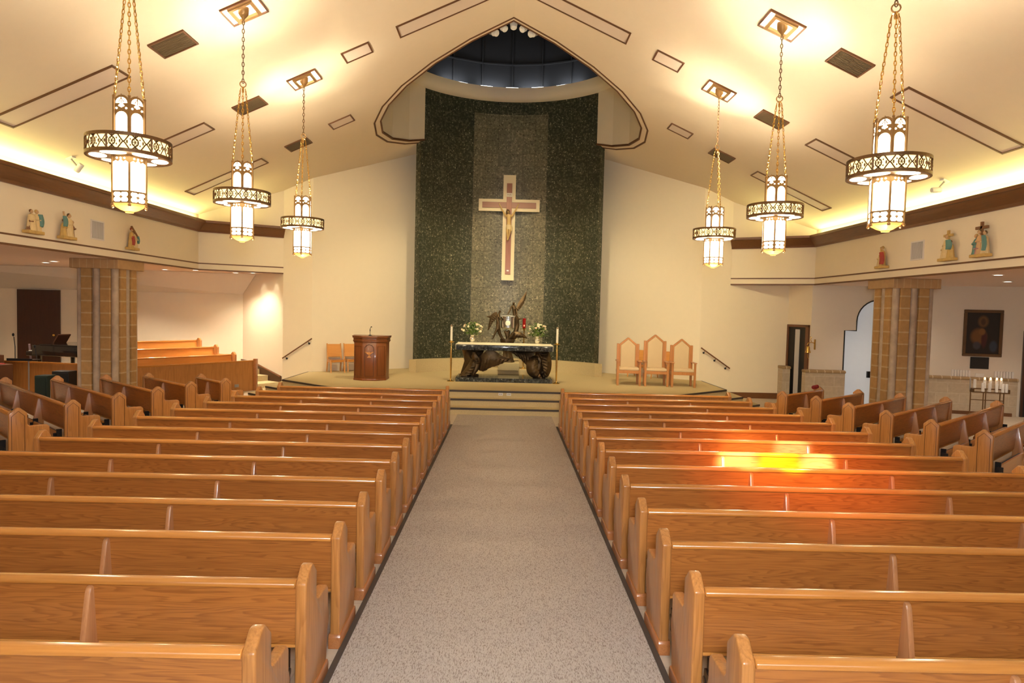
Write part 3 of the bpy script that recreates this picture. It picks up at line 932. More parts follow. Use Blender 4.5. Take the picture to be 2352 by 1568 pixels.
# choir benches in the left alcove: facing the stage, seen from the front
cz = math.atan2(-tdir.y, -tdir.x)     # local +x runs from the column towards the altar
for k in range(3):
    p = Vector(ch(0.05 + .05 * k, .95 + .88 * k))
    pew('light oak choir bench in the left alcove, %s tier' % ('lowest front', 'middle', 'highest rear')[k], (p.x, p.y, (.20, .40, .58)[k]), cz + PI, 0 if True else 0, 3.55, [], 'choir benches in the left alcove', choir=True, ends=(1, 1))
# panelled choir front
t = thing('choir_partition', 'dark oak panelled partition in front of the choir benches', 'partition', (0, 0, 0))
pp = [ch(0, 0), (-10.0, 18.10, 0), (-10.9, 18.42, 0), (-16.2, 19.45, 0)]
MB().sweep([(x, y) for x, y, _ in pp], [(0, 0), (.05, 0), (.05, .92), (0, .92)], 1).build('panelling', M_['oak_panel'], t)
MB().sweep([(x, y) for x, y, _ in pp], [(-.03, .92), (.08, .92), (.08, .955), (-.03, .955)], 1).build('cap_rail', M_['oak_rail'], t)
e = Vector(pp[0])
MB().box(e.x - .01, e.x + .10, e.y - .05, e.y + .08, 0, 1.0).build('end_post', M_['oak_plinth'], t, bevel=.01)
o = MB().box(-.07, .07, -.012, 0, -.045, .045).box(-.045, -.015, -.016, 0, -.02, .02).box(.015, .045, -.016, 0, -.02, .02).build('wall_outlet', M_['grey'])
pq = Vector(ch(.65, -.008))
o.location = (pq.x + .045, pq.y - .03, .20); o.rotation_euler = (0, 0, math.atan2(-tdir.y, -tdir.x))
tag(o, 'small grey socket low on the choir partition', 'outlet')

# ================================================================= CEILING FITTINGS
def slope(s, x, y, drop=0.0):
    a = math.atan(CM)
    c, sn = math.cos(a), math.sin(a)
    ex = Vector((c, 0, -s * sn)); ez = Vector((s * sn, 0, c))
    o = Vector((s * x, y, ceil(x))) - ez * drop
    return Matrix(((ex.x, 0, ez.x, o.x), (ex.y, 1, ez.y, o.y), (ex.z, 0, ez.z, o.z), (0, 0, 0, 1)))
cs = math.cos(math.atan(CM))
def framebox(mb, hx, hy, w_, z0, z1):
    mb.box(-hx, hx, -hy, -hy + w_, z0, z1); mb.box(-hx, hx, hy - w_, hy, z0, z1)
    mb.box(-hx, -hx + w_, -hy + w_, hy - w_, z0, z1); mb.box(hx - w_, hx, -hy + w_, hy - w_, z0, z1)
    return mb
def ceiling_panel(s, x0, x1, y0, y1, label):
    t = thing('ceiling_panel', label, 'ceiling panel', M=slope(s, (x0 + x1) / 2, (y0 + y1) / 2), group='brown-framed ceiling panels')
    hx, hy = (x1 - x0) / 2 / cs, (y1 - y0) / 2
    framebox(MB(), hx, hy, .035, -.025, .0).build('frame', M_['brownline'], t)
    MB().box(-hx + .03, hx - .03, -hy + .03, hy - .03, -.010, -.002).build('cover', M_['panelwhite'], t)
for s, nm in ((-1, 'left'), (1, 'right')):
    ceiling_panel(s, 6.78, 8.87, 11.60, 12.16, 'long white ceiling panel on the %s slope, nearest, beyond the nearest pendant lamp' % nm)
    ceiling_panel(s, 6.78, 8.87, 15.05, 15.60, 'long white ceiling panel low on the %s slope, partly behind the nearest lamp ring' % nm)
    ceiling_panel(s, 6.78, 8.87, 18.52, 19.06, 'long white ceiling panel low on the %s slope, farthest, behind the middle lamp' % nm)
    ceiling_panel(s, 3.10, 3.69, 14.62, 15.17, 'small white ceiling panel on the %s slope, close beside the arched opening' % nm)
    ceiling_panel(s, 4.29, 4.89, 18.15, 18.68, 'small white ceiling panel on the %s slope, near the foot of the arched opening' % nm)
    ceiling_panel(s, .35, 2.50, 14.48, 15.06, 'long white ceiling panel high on the %s slope beside the ridge' % nm)
ceiling_panel(1, 3.10, 3.69, 11.05, 11.62, 'white ceiling panel cut off at the top edge of the photo')
for s, nm in ((-1, 'left'), (1, 'right')):
    for i, y in enumerate((11.76, 15.20, 18.68)):
        t = thing('ceiling_vent', 'dark brown ceiling grille on the %s slope, %s' % (nm, ('nearest and largest', 'behind the chains of the middle lamp', 'farthest and smallest')[i]), 'vent', M=slope(s, 5.83, y), group='dark ceiling grilles')
        hx, hy = .30 / cs, .285
        framebox(MB(), hx, hy, .03, -.03, 0).build('frame', M_['brownline'], t)
        MB().box(-hx + .03, hx - .03, -hy + .03, hy - .03, -.004, -.001).build('backing', M_['grille'], t)
        mb = MB()
        for k in range(14):
            yy = -hy + .05 + k * (2 * hy - .1) / 13
            mb.box(-hx + .03, hx - .03, yy - .008, yy + .008, -.02, -.006)
        mb.build('slats', M_['grille'], t)

# ================================================================= PENDANT LAMPS
def link_chain(mb, p0, p1, ln=.075, r=.006, wd=.017):
    p0, p1 = Vector(p0), Vector(p1)
    d = p1 - p0
    n = max(2, int(d.length / (ln * .78)))
    q = d.normalized()
    rot = q.to_track_quat('Z', 'X').to_matrix()
    for k in range(n):
        c = p0 + d * ((k + .5) / n)
        tw = Matrix.Rotation(PI / 2 * (k % 2), 3, 'Z')
        pts = []
        for a in range(8):
            t_ = 2 * PI * a / 8
            pts.append(c + rot @ (tw @ Vector((wd * math.cos(t_), 0, ln * .5 * math.sin(t_)))))
        mb.tube(pts, r, 4, closed=True)
    return mb

def hexpt(r, k): 
    a = -PI / 2 + PI / 3 * k
    return Vector((r * math.cos(a), r * math.sin(a), 0))
LB = 3.76     # bottom of a pendant lamp
def make_pendant():
    t = thing('pendant_lamp', 'x', 'pendant lamp', (0, 0, 0), 0, 'pendant lamps in two rows')
    ZM = ceil(4.59) - LB
    # canopy, single chain, hook, three hanging chains
    MB().lathe([(0, -.20), (.018, -.19), (.025, -.16), (.05, -.13), (.085, -.08), (.09, -.01), (.09, .03), (0, .03)], 20, (0, 0, ZM)).build('canopy', M_['lampbronze'], t, smooth=True)
    link_chain(MB(), (0, 0, 2.70), (0, 0, ZM - .19), .085, .007, .018).build('chain', M_['lampdark'], t, smooth=True)
    MB().torus((0, 0, 2.68), .05, .010, 12, 6, Matrix.Rotation(PI / 2, 3, 'X')).ell((0, 0, 2.62), .022).cyl((0, 0, 2.55), (0, 0, 2.63), .018).build('hook', M_['lampbronze'], t, smooth=True)
    for k in range(3):
        a = -PI / 2 + 2 * PI / 3 * k
        o = Vector((math.cos(a), math.sin(a), 0))
        link_chain(MB(), o * .185 + Vector((0, 0, 1.34)), o * .05 + Vector((0, 0, 2.58)), .07, .006, .014).tube([o * .05 + Vector((0, 0, 2.58)), o * .04 + Vector((0, 0, 2.62)), Vector((0, 0, 2.63))], .008, 6).build('hanging_chain', M_['brass'], t, smooth=True)
    RU, RL = .185, .205
    # upper lantern: six arched faces
    gl, fr = MB(), MB()
    for k in range(6):
        p, q = hexpt(RU, k), hexpt(RU, k + 1)
        m_ = (p + q) / 2; n = m_.normalized(); u = (q - p).normalized(); h = (q - p).length / 2
        M = Matrix(((u.x, 0, n.x, m_.x), (u.y, 0, n.y, m_.y), (0, 1, 0, 0), (0, 0, 0, 1)))
        # local: x along the face, y up, z outward
        def archpts(hw, z0, zs, n_=8):
            return [(-hw, z0), (hw, z0), (hw, zs)] + [(hw * math.cos(PI * i / n_), zs + hw * math.sin(PI * i / n_)) for i in range(1, n_)] + [(-hw, zs)]
        fr.prism(archpts(h, .86, 1.27), 'z', -.012, 0, M)
        gl.prism(archpts(h * .74, .86, 1.10), 'z', -.014, .004, M)
        gl.prism([(h * .74 * math.cos(PI * i / 8), 1.265 + h * .74 * math.sin(PI * i / 8)) for i in range(9)], 'z', -.014, .004, M)
        for (cx, cy, r_) in ((0, 1.262, .020), (-.022, 1.235, .012), (.022, 1.235, .012), (-h * .62, 1.205, .012), (h * .62, 1.205, .012), (0, 1.225, .012)):
            gl.cyl(M @ Vector((cx, cy, -.01)), M @ Vector((cx, cy, .005)), r_, n=8)
        # little cross tracery over the top light
        fr.tube([M @ Vector(v) for v in ((-.03, 1.275, .006), (0, 1.33, .006), (.03, 1.275, .006))], .006, 5)
        fr.cyl(M @ Vector((0, 1.26, .006)), M @ Vector((0, 1.37, .006)), .005, n=5)
        fr.cyl(p + Vector((0, 0, .80)), p + Vector((0, 0, 1.33)), .016, n=6)
        fr.ell(p + Vector((0, 0, 1.345)), .018, n=8, m=5)
    fr.build('upper_frame', M_['lampbronze'], t)
    gl.build('upper_glass', M_['glow'], t)
    # ring band with pierced tracery over a glowing drum
    Ro, zb, zt = .46, .66, .86
    MB().lathe([(Ro - .02, zb + .01), (Ro - .02, zt - .01)], 48).build('ring_glass', M_['glow2'], t, smooth=True)
    mb = MB()
    for z0, z1 in ((zb - .012, zb + .026), (zt - .026, zt + .012)):
        mb.lathe([(Ro - .025, z0), (Ro + .004, z0), (Ro + .004, z1), (Ro - .025, z1), (Ro - .025, z0)], 48)
    mb.lathe([(.17, zt + .004), (Ro, zt + .004), (Ro, zt + .012), (.17, zt + .012)], 48)
    mb.build('ring_rims', M_['lampdark'], t)
    mb = MB()
    nc = 24; zc = (zb + zt) / 2; hh = (zt - zb) / 2 - .02
    for k in range(nc):
        a = 2 * PI * (k + .5) / nc
        def on(da, z): return Vector(((Ro - .006) * math.cos(a + da), (Ro - .006) * math.sin(a + da), z))
        da = PI / nc
        if k % 4 == 0:
            mb.tube([on(-da, zc - hh), on(-da, zc + hh)], .012, 5)
        if k % 2 == 0:   # rosette
            mb.tube([on(da * .55 * math.cos(v), zc + hh * .55 * math.sin(v)) for v in [2 * PI * i / 12 for i in range(12)]], .0075, 4, closed=True)
            for i in range(6):
                v = 2 * PI * i / 6
                mb.tube([on(0, zc), on(da * .5 * math.cos(v), zc + hh * .5 * math.sin(v))], .004, 4)
                mb.ell(on(da * .95 * math.cos(v + .52), zc + hh * .85 * math.sin(v + .52)), .008, .008, .012, 5, 3)
            for sg in (-1, 1):
                mb.tube([on(-da * .5, zc + sg * hh), on(0, zc + sg * hh * .62), on(da * .5, zc + sg * hh)], .009, 4)
        else:            # crossed leaves
            for sg in (-1, 1):
                mb.tube([on(-da * .95, zc + sg * hh * .95), on(-da * .25, zc + sg * .012), on(da * .25, zc - sg * .012), on(da * .95, zc - sg * hh * .95)], .007, 4)
                mb.ell(on(sg * da * .62, zc), .010, .010, .022, 6, 4)
    mb.build('ring_tracery', M_['lampdark'], t)
    # underside: bronze disc with six glowing ovals
    MB().lathe([(.19, zb - .006), (Ro - .01, zb - .006), (Ro - .01, zb + .004), (.19, zb + .004)], 48).build('ring_underside', M_['lampbronze'], t)
    mb = MB()
    for k in range(6):
        a = -PI / 2 + PI / 3 * (k + .5)
        M = Matrix.Translation((.325 * math.cos(a), .325 * math.sin(a), zb - .008)) @ Matrix.Rotation(a, 4, 'Z')
        mb.ell(M.to_translation(), .095, .150, .008, 14, 4, M.to_3x3())
    mb.build('underside_glass', M_['glow'], t)
    # lower lantern
    gl, fr = MB(), MB()
    for k in range(6):
        p, q = hexpt(RL, k), hexpt(RL, k + 1)
        m_ = (p + q) / 2; n = m_.normalized(); u = (q - p).normalized(); h = (q - p).length / 2
        M = Matrix(((u.x, 0, n.x, m_.x), (u.y, 0, n.y, m_.y), (0, 1, 0, 0), (0, 0, 0, 1)))
        fr.prism([(-h, .10), (h, .10), (h, .66), (-h, .66)], 'z', -.012, 0, M)
        gl.prism([(-h * .86, .245), (h * .86, .245), (h * .86, .575), (h * .55, .595), (h * .3, .578), (0, .612), (-h * .3, .578), (-h * .55, .595), (-h * .86, .575)], 'z', -.002, .004, M)
        for x in (-.045, 0, .045):
            gl.cyl(M @ Vector((x, .622, -.002)), M @ Vector((x, .622, .005)), .012, n=8)
        for (sx, sy) in ((-1, -1), (1, -1), (-1, 1), (1, 1)):   # four-petal flower
            gl.ell(M @ Vector((sx * h * .42, .170 + sy * .031, .0)), h * .42, .006, .033, 10, 6, M.to_3x3() @ Matrix.Rotation(PI / 2, 3, 'X'))
        fr.ell(M @ Vector((0, .170, .008)), .012, n=6, m=4)
        fr.cyl(p + Vector((0, 0, .06)), p + Vector((0, 0, .68)), .012, n=6)
        fr.ell(p + Vector((0, 0, .075)), .020, n=8, m=5)
        fr.box(-h, h, .225, .240, 0, .008, M); fr.box(-h, h, .098, .112, 0, .008, M)
    fr.build('lower_frame', M_['lampbronze'], t)
    gl.build('lower_glass', M_['glow'], t)
    MB().lathe([(.0, .0), (.05, .004), (.055, .02), (.11, .04), (.17, .075), (.195, .10)], 6, (0, 0, 0), Matrix.Rotation(-PI / 2, 4, 'Z')).build('bottom_cap', M_['glowcap'], t)
    return t
PEND = [(s, y) for y in (8.2, 11.65, 15.05) for s in (-1, 1)]
proto = None
for s, y in PEND:
    o = make_pendant() if proto is None else copy_tree(proto)
    proto = proto or o
    nm = 'left' if s < 0 else 'right'
    o.location = (s * 4.59, y, LB)
    o.rotation_euler = (0, 0, R({(-1, 8.2): 29, (1, 8.2): -20, (-1, 11.65): 21, (1, 11.65): -18, (-1, 15.05): 10, (1, 15.05): 20}[(s, y)]))
    o['label'] = 'bronze lantern pendant lamp of the %s row, %s' % (nm, {8.2: 'nearest the viewer and largest', 11.65: 'the middle one', 15.05: 'farthest, next to the altar wall'}[y])
    # light of the lantern itself: up through the open top, and all round
    lamp('SPOT', 'lantern_uplight', (s * 4.59, y, LB + 1.36), 240, (1.0, 0.83, 0.58), (s * 4.59, y, 9), .08, angle=140, blend=0.9)
    lamp('SPOT', 'lantern_uplight', (s * 4.59, y, LB + 1.40), 340, (1.0, 0.87, 0.63), (s * 4.59, y, 9), .08, angle=62, blend=1.0)
    lamp('POINT', 'lantern_glow', (s * 4.59, y, LB - .35), 60, (1.0, 0.80, 0.52), None, .12)
for s, nm in ((-1, 'left'), (1, 'right')):
    for i, y in enumerate((8.2, 11.68, 15.08)):
        t = thing('ceiling_light_box', 'bronze framed lit ceiling box above the %s lamp of the %s row' % (('nearest', 'middle', 'farthest')[i], nm), 'ceiling light', M=slope(s, 4.59, y), group='lit ceiling boxes over the pendants')
        hx, hy = .305 / cs, .30
        framebox(MB(), hx, hy, .028, -.035, 0).build('frame', M_['brown'], t)
        MB().box(-hx + .02, hx - .02, -hy + .02, hy - .02, -.008, -.002).build('diffuser', M_['glowbox'], t)
        framebox(MB(), hx * .66, hy * .82, .06, -.06, -.008).build('inner_frame', M_['lampbronze'], t)
# small projector spots on the slopes
for s, nm in ((-1, 'left'), (1, 'right')):
    t = thing('spotlight', 'small white spotlight on the ceiling edge above the %s cove moulding' % nm, 'spotlight', M=slope(s, 9.1, 14.1))
    MB().box(-.07, .07, -.07, .07, -.03, 0).build('base_plate', M_['white'], t)
    MB().cyl((0, 0, -.03), (-s * .04, .02, -.20), .018).build('arm', M_['grey'], t)
    MB().lathe([(.0, .10), (.055, .09), (.06, -.06), (.05, -.10), (0, -.09)], 14, (0, 0, 0), Matrix.Translation((-s * .06, .03, -.24)) @ Matrix.Rotation(R(62), 4, 'Y' if s > 0 else 'Y')).build('lamp_head', M_['white'], t, smooth=True)
# spots hanging inside the round opening
for i, (x, y, z, tl) in enumerate(((-.27, 17.0, 9.74, -24), (-.50, 17.08, 9.64, -36), (0, 16.95, 9.80, 0), (.27, 17.0, 9.74, 24), (.50, 17.08, 9.64, 36))):
    t = thing('spotlight', 'white spot lamp under the peak of the arched opening, %s' % ('second from the left', 'leftmost', 'the middle upright one', 'fourth from the left', 'rightmost')[i], 'spotlight', (x, y, z), 0, 'spot lamps under the arch peak')
    t.rotation_euler = (R(-18), 0, 0) if i == 2 else (R(-30), R(tl * 1.6), 0)
    MB().lathe([(.0, .14), (.075, .13), (.085, .10), (.085, -.01)], 16).cyl((0, 0, .12), (0, 0, .26), .02).build('housing', M_['grey'], t, smooth=True)
    MB().lathe([(.085, -.01), (.095, -.02), (.085, -.05), (.08, -.12), (.05, -.15), (0, -.15)], 16).build('lamp_head', M_['white'], t, smooth=True)
# soffit downlights
DL = [(-1, 12.9, 18.9, 'left, over the piano side, left of a pair'), (-1, 12.2, 18.2, 'left, right of the pair by the column'), (-1, 10.75, 21.2, 'left, just right of the column head'), (-1, 9.75, 21.1, 'left, under the bend of the header'), (-1, 8.95, 22.2, 'left, left of the pair by the alcove wall'), (-1, 8.30, 22.0, 'left, right of the pair by the alcove wall'),
      (1, 10.7, 14.6, 'right, nearest, left of the other one'), (1, 12.6, 16.85, 'right, above the painting')]
for s, x, y, d in DL:
    t = thing('downlight', 'round recessed soffit downlight on the %s' % d, 'downlight', (s * x, y, SOF), 0, 'recessed soffit downlights')
    MB().lathe([(.115, 0), (.115, -.012), (.085, -.012), (.085, -.002)], 20).build('trim_ring', M_['white'], t)
    MB().lathe([(0, -.006), (.086, -.006), (.086, -.004), (0, -.004)], 20).build('bulb', M_['downglow'], t)
    lamp('SPOT', 'downlight_beam', (s * x, y, SOF - .03), 230 if s < 0 else 95, (1.0, 0.82, 0.60), (s * x, y, 0), .05, angle=105, blend=0.8)
for x, y in ((-8.28, 22.55), (-7.72, 22.16)):
    lamp('SPOT', 'wall_washer', (x, y, SOF - .05), 16, (1.0, 0.86, 0.64), (x, y, 0), .03, angle=62, blend=0.7)
# unseen aisle downlights further out and stage lighting
for x, y, e in ((-14.5, 19.6, 230), (-11.8, 15.2, 160), (-12.0, 21.0, 210), (11.4, 19.4, 90), (14.0, 17.0, 140), (11.4, 12.0, 120), (-11.4, 11.0, 140)):
    lamp('SPOT', 'downlight_beam', (x, y, SOF - .03), e, (1.0, 0.82, 0.62), (x, y, 0), .06, angle=110, blend=0.8)
for x, tx, tz, e, an in ((-.5, -2.8, 1.2, 1000, 60), (.5, 2.8, 1.2, 1000, 60), (0, 0, 5.4, 1300, 34), (0, 0, 1.2, 600, 34)):
    lamp('SPOT', 'stage_spot', (x, 16.9, 9.4), e, (1.0, 0.82, 0.48), (tx, 22.8, tz), .12, angle=an, blend=0.7)
for s in (-1, 1):
    lamp('SPOT', 'stage_wash', (s * 3.2, 12.9, ceil(3.2) - .15), 1500, (1.0, 0.82, 0.48), (s * 4.9, 22.6, 2.8), .15, angle=58, blend=0.9)
# white speaker grilles on the header walls
for s, y, lab in ((-1, 15.8, 'white slatted grille on the left header wall, nearer, between two painted statues'), (-1, 19.35, 'white slatted grille on the left header wall, farther, near the corner'), (1, 15.72, 'white slatted grille on the right header wall, nearer, between two painted statues'), (1, 19.27, 'white slatted grille on the right header wall, farther, near the corner')):
    t = thing('wall_grille', lab, 'grille', (s * (HX - .03), y, 4.34), -R(90) * s, 'white grilles on the header walls')
    framebox(MB(), .25, .225, .03, 0, .02).build('frame', M_['vent_white'], t).rotation_euler = (R(90), 0, 0)
    mb = MB().box(-.22, .22, -.006, 0, -.195, .195)
    for k in range(16): mb.box(-.215 + k * .0287 - .008, -.215 + k * .0287 + .008, -.015, -.004, -.195, .195)
    mb.build('slats', M_['vent_slat'], t)

# ================================================================= SCULPTING HELPERS
def skin(name, joints, edges, mat, parent=None, sub=1):
    """one continuous surface grown round connected joints [(x, y, z, radius)]; joint 0 is the root"""
    bm = bmesh.new()
    lay = bm.verts.layers.skin.verify()
    vs = []
    for i, (x, y, z, r) in enumerate(joints):
        v = bm.verts.new((x, y, z))
        v[lay].radius = (r, r)
        v[lay].use_root = (i == 0)
        vs.append(v)
    for a, b in edges:
        bm.edges.new((vs[a], vs[b]))
    me = bpy.data.meshes.new(name)
    bm.to_mesh(me); bm.free()
    me.materials.append(mat)
    o = bpy.data.objects.new(name, me)
    COL.objects.link(o)
    if parent is not None: o.parent = parent
    sk = o.modifiers.new('skin', 'SKIN'); sk.use_smooth_shade = True
    ss = o.modifiers.new('sub', 'SUBSURF'); ss.levels = sub; ss.render_levels = sub
    return o

def spl(pts, t):
    """Catmull-Rom through pts at t in 0..1"""
    n = len(pts) - 1
    f = min(max(t, 0), 1) * n
    i = min(int(f), n - 1); u = f - i
    P = [Vector(pts[max(0, min(n, i + k))]) for k in (-1, 0, 1, 2)]
    return 0.5 * ((2 * P[1]) + (P[2] - P[0]) * u + (2 * P[0] - 5 * P[1] + 4 * P[2] - P[3]) * u * u + (3 * P[1] - P[0] - 3 * P[2] + P[3]) * u ** 3)

def wing(top, bot, th=.03, bulge=.1, feathers=7, rid=.02, nu=28, nv=14, up_dir=(0, -1, 0)):
    """feathered wing between a leading and a trailing edge (3-D points, root to tip)"""
    U = Vector(up_dir)
    def fn(u, v):
        a, b = spl(top, u), spl(bot, u)
        p = a.lerp(b, v)
        p += U * (bulge * math.sin(PI * v) * math.sin(PI * min(1, u * .9 + .1)))
        if v > .3:
            p += U * (rid * abs(math.sin(PI * feathers * (u + .25 * v))) * min(1, (v - .3) * 4))
        return p
    return MB().surf(fn, nu, nv, th)

def robe(mb, c, h, r0, r1, lean=(0, 0), folds=7, fd=.10, n=28, m=10, sy=.75, ph=0.0):
    """standing draped body: foot radius r0, shoulder radius r1"""
    prof = []
    def fn(u, v):
        a = 2 * PI * u
        t = v
        rr = r0 + (r1 - r0) * (t ** .7)
        if t > .82: rr *= math.sqrt(max(.03, 1 - ((t - .82) / .185) ** 2))
        rr *= 1 + fd * (1 - t * .7) * math.sin(folds * a + ph + 2.0 * t)
        return (c[0] + lean[0] * t + rr * math.cos(a), c[1] + lean[1] * t + rr * sy * math.sin(a), c[2] + h * t)
    return mb.surf(fn, n, m)

# ================================================================= SANCTUARY
# ---- altar
AX = -.045
t = thing('altar', 'granite altar table carried by bronze winged angels', 'altar', (AX, 20.1, ST))
MB().box(-1.455, 1.455, 0, 1.4, 0, .125).build('base_slab', M_['altarstone'], t, bevel=.006, seg=1)
MB().box(-1.455, 1.455, 0, 1.3, .955, 1.12).build('table_slab', M_['altarstone'], t, bevel=.01, seg=2)
def azp(zx, zy, y=.5):
    """altar front-view sketch coordinates to local metres"""
    return Vector(((zx - 900) * .00205, y, .125 + (1385 - zy) * .002213))
a1 = thing('angel_support', None, None)
a1.parent = t
# left kneeling angel
J = [azp(465, 1225, .55), azp(470, 1150, .52), azp(462, 1100, .50), azp(450, 1065, .46), azp(440, 1030, .42), azp(500, 1265, .42), azp(425, 1365, .40), azp(520, 1372, .55), azp(430, 1260, .65), azp(420, 1372, .75), azp(520, 1130, .45), azp(530, 1190, .36), azp(470, 1180, .30), azp(420, 1120, .58), azp(415, 1180, .5), azp(455, 1190, .33)]
RAD = [.14, .12, .10, .05, .075, .095, .06, .04, .10, .06, .05, .042, .035, .05, .042, .035]
o = skin('angel_body', [(p.x, p.y, p.z, r) for p, r in zip(J, RAD)], [(0, 1), (1, 2), (2, 3), (3, 4), (0, 5), (5, 6), (6, 7), (0, 8), (8, 9), (2, 10), (10, 11), (11, 12), (2, 13), (13, 14), (14, 15)], M_['bronze'], a1, 2)
wing([azp(*p) for p in ((505, 1120, .55), (560, 1085, .45), (640, 1020, .40), (740, 1018, .40), (860, 1090, .45), (1000, 1130, .5))],
     [azp(*p) for p in ((520, 1300, .55), (600, 1310, .5), (700, 1255, .45), (800, 1225, .45), (900, 1180, .48), (1000, 1136, .5))], .04, .03, 9, .035).build('wing', M_['bronze'], a1, smooth=True)
wing([azp(*p) for p in ((330, 1005, .75), (320, 1120, .72), (290, 1230, .72), (240, 1370, .75))],
     [azp(*p) for p in ((600, 1010, .85), (520, 1150, .72), (470, 1260, .70), (430, 1375, .72))], .06, .10, 7, .03).build('cloak', M_['bronze'], a1, smooth=True)
wing([azp(*p) for p in ((440, 1120, .5), (370, 1220, .46), (300, 1320, .44), (225, 1376, .44))],
     [azp(*p) for p in ((480, 1200, .42), (440, 1290, .36), (390, 1355, .34), (320, 1380, .36))], .05, .06, 6, .03).build('robe_train', M_['bronze'], a1, smooth=True)
a2 = thing('angel_support', None, None)
a2.parent = t
J = [azp(1430, 1270, .62), azp(1420, 1180, .58), azp(1410, 1110, .55), azp(1400, 1080, .50), azp(1392, 1050, .46), azp(1380, 1330, .5), azp(1440, 1375, .42), azp(1500, 1330, .6), azp(1500, 1378, .42), azp(1360, 1140, .5), azp(1370, 1200, .42), azp(1470, 1150, .5), azp(1480, 1230, .40)]
RAD = [.15, .13, .11, .05, .075, .10, .07, .10, .06, .05, .04, .05, .04]
skin('angel_body', [(p.x, p.y, p.z, r) for p, r in zip(J, RAD)], [(0, 1), (1, 2), (2, 3), (3, 4), (0, 5), (5, 6), (0, 7), (7, 8), (2, 9), (9, 10), (2, 11), (11, 12)], M_['bronze'], a2, 2)
wing([azp(*p) for p in ((1360, 1080, .46), (1290, 1110, .36), (1235, 1200, .30), (1260, 1320, .30), (1370, 1390, .34), (1500, 1412, .40))],
     [azp(*p) for p in ((1400, 1090, .46), (1400, 1150, .34), (1400, 1230, .28), (1420, 1310, .28), (1460, 1370, .32), (1505, 1410, .40))], .045, .07, 9, .03).build('wing', M_['bronze'], a2, smooth=True)
wing([azp(*p) for p in ((1560, 1010, .6), (1600, 1130, .5), (1598, 1260, .45), (1560, 1360, .45))],
     [azp(*p) for p in ((1440, 1060, .55), (1470, 1160, .40), (1490, 1270, .36), (1520, 1380, .42))], .045, .06, 7, .03).build('wing', M_['bronze'], a2, smooth=True)
wing([azp(*p) for p in ((1380, 1012, .8), (1240, 1012, .85), (1100, 1012, .85), (970, 1014, .85))],
     [azp(*p) for p in ((1260, 1250, .75), (1210, 1190, .78), (1110, 1110, .82), (970, 1024, .85))], .045, .05, 7, .03).build('wing', M_['bronze'], a2, smooth=True)
for (cx, cy, z) in ((-1.15, .9, .0), (1.12, .9, .0)):
    MB().tube([(cx, cy, .125), (cx * .98, cy, .5), (cx, cy, .955)], [.16, .11, .20], 12).build('bronze_stem', M_['bronze'], a1 if cx < 0 else a2, smooth=True)
# altar cloth lying on top
t = thing('altar_cloth', 'cream linen cloth on top of the granite altar', 'altar cloth', (AX, 20.1, ST + 1.12))
MB().box(-1.47, 1.47, .01, 1.29, 0.002, .014).build('cloth_top', M_['cloth'], t)
for s in (-1, 1):
    MB().box(min(s * 1.458, s * 1.470), max(s * 1.458, s * 1.470), .02, 1.28, -.16, .014).build('cloth_drop', M_['cloth'], t, bevel=.005, seg=1)
# candlesticks and candles
for x, nm in ((-1.645, 'left'), (1.535, 'right')):
    t = thing('candlestick', 'tall slim brass candlestick on the floor at the %s end of the altar' % nm, 'candlestick', (x, 20.14, ST))
    MB().lathe([(0, 0), (.11, 0), (.11, .015), (.06, .03), (.03, .05), (.025, .08), (0, .08)], 24).build('foot', M_['brass'], t, smooth=True)
    MB().lathe([(.014, .06), (.022, .12), (.026, .5), (.030, .9), (.024, 1.02), (.014, 1.10), (.014, 1.17)], 16).build('stem', M_['brass'], t, smooth=True)
    MB().lathe([(0, 1.16), (.03, 1.165), (.085, 1.19), (.088, 1.20), (.04, 1.19), (.036, 1.23), (0, 1.23)], 20).build('drip_pan', M_['brass'], t, smooth=True)
    t = thing('altar_candle', 'tall cream candle in the brass candlestick %s of the altar' % nm, 'candle', (x, 20.14, ST + 1.232))
    MB().lathe([(0, 0), (.034, 0), (.032, .42), (.027, .445), (0, .44)], 16).build('wax_column', M_['wax'], t, smooth=True)
    MB().lathe([(.034, .42), (.037, .45), (.02, .475), (0, .475)], 14).build('follower', M_['silver'], t, smooth=True)
